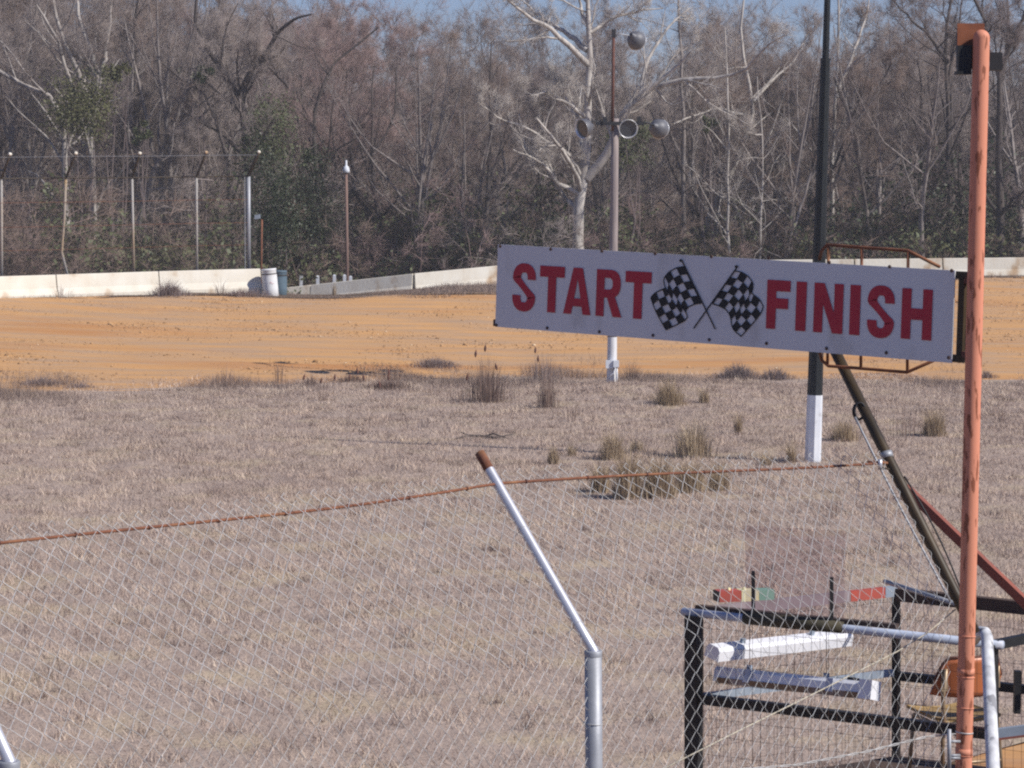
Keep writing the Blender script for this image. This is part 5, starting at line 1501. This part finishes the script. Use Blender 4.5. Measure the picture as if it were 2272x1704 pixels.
# ------------------------------------------------------------------ clumps and weeds
def clump(name, label, cat, px, py, hp, wp, m, n, seed, group=None, lean=.35, width=.008, curve=True, heads=0, tintc=.5, d=None, conv=1.0):
    r = np.random.RandomState(seed)
    d = d or F * CAMH / (py - HY); c = P(px, py, d); g = float(G(c[0], d)) - .02
    Hm = hp * d / F; Wm = wp * d / F
    loc = np.array([c[0], d, g])
    b = r.randn(n, 2) * Wm * .20 * conv
    out = b / (Wm * .25 + 1e-6)
    L = Hm * r.uniform(.35, 1.0, n) * (1.15 - .35 * np.clip(np.abs(out[:, 0]), 0, 2.2))
    L = np.maximum(L, Hm * .2)
    az = np.arctan2(out[:, 1], out[:, 0]) + r.randn(n) * .8
    ln = np.abs(r.normal(lean, lean * .5, n))
    p0 = np.stack([b[:, 0], b[:, 1], np.zeros(n)], -1)
    d1 = np.stack([np.cos(az) * np.sin(ln * .5), np.sin(az) * np.sin(ln * .5), np.cos(ln * .5)], -1)
    d2 = np.stack([np.cos(az) * np.sin(ln * 1.8), np.sin(az) * np.sin(ln * 1.8), np.cos(ln * 1.8)], -1)
    p1 = p0 + d1 * (L * .6)[:, None]; p2 = p1 + d2 * (L * .45)[:, None]
    fa = r.uniform(0, 6.28, n); sd = np.stack([np.cos(fa), np.sin(fa), 0 * fa], -1) * (width / 2 * r.uniform(.6, 1.4, n))[:, None]
    v = np.stack([p0 - sd, p0 + sd, p1 + sd * .8, p1 - sd * .8, p2], 1).reshape(-1, 3)
    i = np.arange(n)[:, None] * 5
    f = np.concatenate([i + np.array([[0, 1, 2]]), i + np.array([[0, 2, 3]]), i + np.array([[3, 2, 4]])])
    tint = np.repeat(np.clip(tintc + .22 * r.randn(n), 0, 1), 5)
    o = raw_mesh(name, v, f, M[m], attrs={'tint': tint}); o.location = tuple(loc)
    tag(o, label, cat, group)
    if heads:
        hd = p2[r.randint(0, n, heads)]
        V = []; Fc = []
        e_ = MB()
        for h in hd:
            e_.lathe(h + loc, (r.randn() * .2, r.randn() * .2, 1), [(-.03, .006), (.02, .035), (.09, .04), (.17, .012), (.2, .001)], 6)
        hb = e_.build('seed_heads', M['rustdark'], o); hb['kind'] = 'stuff'
    return o
GC = 'clumps of dry grass on the infield'
for k, (px, py, hp, wp, n, tc, lb) in enumerate([
        (1228, 1030, 48, 34, 420, .42, 'small upright tan grass clump left of the large group on the infield'),
        (1358, 1020, 62, 72, 750, .5, 'tan grass clump at the back left of the large group on the infield'),
        (1412, 1004, 34, 46, 350, .62, 'low pale grass clump behind the large group on the infield'),
        (1332, 1092, 78, 58, 700, .5, 'tan grass clump seen through the mesh at the left of the large group'),
        (1394, 1106, 92, 84, 1300, .36, 'dark-based grass clump in the middle of the large group behind the rusty wire'),
        (1464, 1104, 92, 92, 1300, .42, 'broad grass clump in the middle right of the large group behind the rusty wire'),
        (1532, 1092, 78, 92, 1100, .48, 'broad tan grass clump at the right of the large group behind the rusty wire'),
        (1594, 1088, 62, 58, 520, .45, 'small grass clump at the right end of the large group'),
        (1540, 1014, 76, 120, 1000, .72, 'wide pale straw clump at the back right of the large group'),
        (1484, 902, 62, 90, 900, .30, 'dark brown grass clump on the mound right of the wooden pole'),
        (1562, 898, 38, 34, 300, .32, 'small brown grass clump right of the dark one on the mound'),
        (1638, 962, 50, 20, 200, .25, 'thin dark grass tuft under the middle of FINISH'),
        (1756, 1026, 52, 22, 240, .40, 'narrow grass tuft left of the black pole base'),
        (2072, 968, 72, 66, 900, .36, 'large grey-brown grass clump between the dark arm and the orange post'),
        (1872, 978, 44, 90, 700, .38, 'wide low grass clump right of the black pole'),
        (1268, 1012, 28, 30, 200, .6, 'small pale grass tuft beside the upright clump'),
        (1700, 1032, 34, 40, 260, .55, 'small pale tuft left of the narrow grass tuft near the black pole')]):
    clump('grass_clump', lb, 'grass clump', px, py, hp * (1.05 + .35 * ((k * 37) % 10) / 10), wp * .8, 'clump', int(n * .8), 100 + k, GC, .26 + .16 * ((k * 53) % 10) / 10, .009, tintc=tc + .2)
WC = 'weeds along the edge of the clay'
for k, (px, py, hp, wp, n, hd, m, lean, lb) in enumerate([
        (1080, 892, 108, 120, 420, 4, 'weed', .10, 'tall stand of thin brown stalks left of the wooden pole'),
        (1215, 905, 100, 50, 160, 0, 'weed', .10, 'narrow stand of orange-brown stalks just left of the wooden pole'),
        (1205, 845, 70, 110, 200, 2, 'shrubgrey', .14, 'thin grey stalks at the clay edge left of the wooden pole'),
        (1402, 846, 56, 44, 120, 0, 'weed', .30, 'leaning brown weed right of the wooden pole base'),
        (1638, 836, 44, 90, 900, 0, 'shrubgrey', .55, 'rounded grey weed below the sign at the clay edge'),
        (1720, 838, 34, 80, 600, 0, 'shrubgrey', .55, 'low grey weed left of the black pole at the clay edge'),
        (965, 805, 26, 110, 900, 0, 'shrubgrey', .6, 'low grey-brown weed patch out on the clay left of the sign'),
        (860, 862, 26, 130, 900, 3, 'weed', .55, 'dark low weed patch at the clay edge left of the tall stalks'),
        (780, 848, 22, 90, 420, 4, 'weed', .45, 'dark seedy weeds left of the dark low patch'),
        (690, 842, 30, 40, 120, 2, 'weed', .25, 'two dark seed heads at the clay edge'),
        (90, 816, 20, 110, 600, 0, 'shrubgrey', .6, 'thin grey weed patch on the clay at the left'),
        (180, 826, 14, 80, 300, 0, 'shrubgrey', .6, 'faint grey weed patch on the clay right of the left one'),
        (500, 838, 60, 60, 40, 0, 'weed', .12, 'a few tall thin stalks at the clay edge at the left'),
        (620, 830, 66, 30, 36, 0, 'weed', .10, 'a pair of tall thin stalks against the clay'),
        (2010, 970, 90, 110, 60, 0, 'weed', .15, 'sparse thin stalks between the dark arm and the orange post'),
        (1940, 972, 90, 30, 30, 0, 'weed', .08, 'few dark stalks behind the dark arm'),
        (1850, 1145, 56, 20, 22, 0, 'weed', .3, 'single rusty-coloured stalk seen through the mesh'),
        (720, 890, 44, 40, 50, 0, 'weed', .2, 'small brown stalks on the grass left of centre'),
        (945, 950, 40, 40, 40, 0, 'shrubgrey', .5, 'small leafless grey weed above the fallen branch'),
        (1268, 935, 70, 24, 18, 0, 'weed', .1, 'lone thin dark stalk left of the mound'),
        (2180, 830, 24, 60, 300, 0, 'shrubgrey', .55, 'low grey weed right of the orange post at the clay edge'),
        (2215, 940, 70, 60, 40, 0, 'weed', .2, 'sparse stalks right of the orange post'),
        (375, 655, 44, 80, 700, 0, 'shrubgrey', .55, 'dry grey-brown bush at the foot of the left barriers'),
        (545, 650, 24, 110, 700, 0, 'shrubgrey', .7, 'matted dry grass mound before the white drum'),
        (140, 660, 40, 60, 36, 0, 'weed', .5, 'few thin bare weeds before the left barrier'),
        (490, 640, 44, 40, 36, 0, 'weed', .4, 'few thin bare weeds before the barrier beside the drum'),
        (742, 640, 36, 12, 60, 0, 'clump', .1, 'single tan grass plume before the white posts'),
        ]):
    dd = None
    if py < 700:
        xx = (px - CX) / F * 100; dd = float(b2(xx)) + .1
        if px == 742: dd = 106.0
    elif py < 845: dd = float(b1((px - CX) / F * 82)) + (842 - py) * .10
    wo_ = clump('weed_patch', lb, 'weeds', px, py, hp, wp, m, n, 200 + k, WC, lean, .012 if dd and dd > 70 else .009, heads=hd, d=dd, tintc=.45, conv=1.2)
    wo_['kind'] = 'stuff'

def fallen_branch():
    r = np.random.RandomState(9)
    d = 63.2; a = P(1018, 968, d); g = float(G(a[0], d)) + .03
    e = thing('fallen_branch', 'dark fallen branch lying on the dry grass left of the mound', 'branch', (a[0], d, g))
    def gp(px, py, up=.03):
        dd = F * (CAMH - up) / (py - HY); q = P(px, py, dd); return q
    MB().tube([gp(1010, 974, .02), gp(1040, 966, .08), gp(1075, 968, .05), gp(1100, 971, .06), gp(1140, 963, .1)], [.02, .03, .035, .03, .01], 6).build('stem', M['bark_dark'], e, True)
    MB().tube([gp(1075, 968, .05), gp(1095, 962, .12), gp(1130, 974, .03)], [.025, .02, .01], 6).build('side_branch', M['bark_dark'], e, True)
    MB().tube([gp(1040, 966, .08), gp(1020, 958, .16)], [.02, .008], 6).build('side_branch', M['bark_dark'], e, True)
fallen_branch()

# ------------------------------------------------------------------ thin winter haze
def haze():
    m = bpy.data.materials.new('thin_haze'); m.use_nodes = True
    nt = m.node_tree; nt.nodes.clear()
    out = nt.nodes.new('ShaderNodeOutputMaterial'); v = nt.nodes.new('ShaderNodeVolumePrincipled')
    v.inputs['Color'].default_value = (.94, .93, .95, 1); v.inputs['Density'].default_value = HAZE
    v.inputs['Anisotropy'].default_value = 0.0
    nt.links.new(v.outputs[0], out.inputs['Volume'])
    o = MB().box((0, 1090, 19), (940, 0, 0), (0, 1240, 0), (0, 0, 21)).build('haze', m, kind='stuff')
    tag(o, 'thin pale haze hanging over the track and wood', 'haze')
HAZE = .0006
haze()
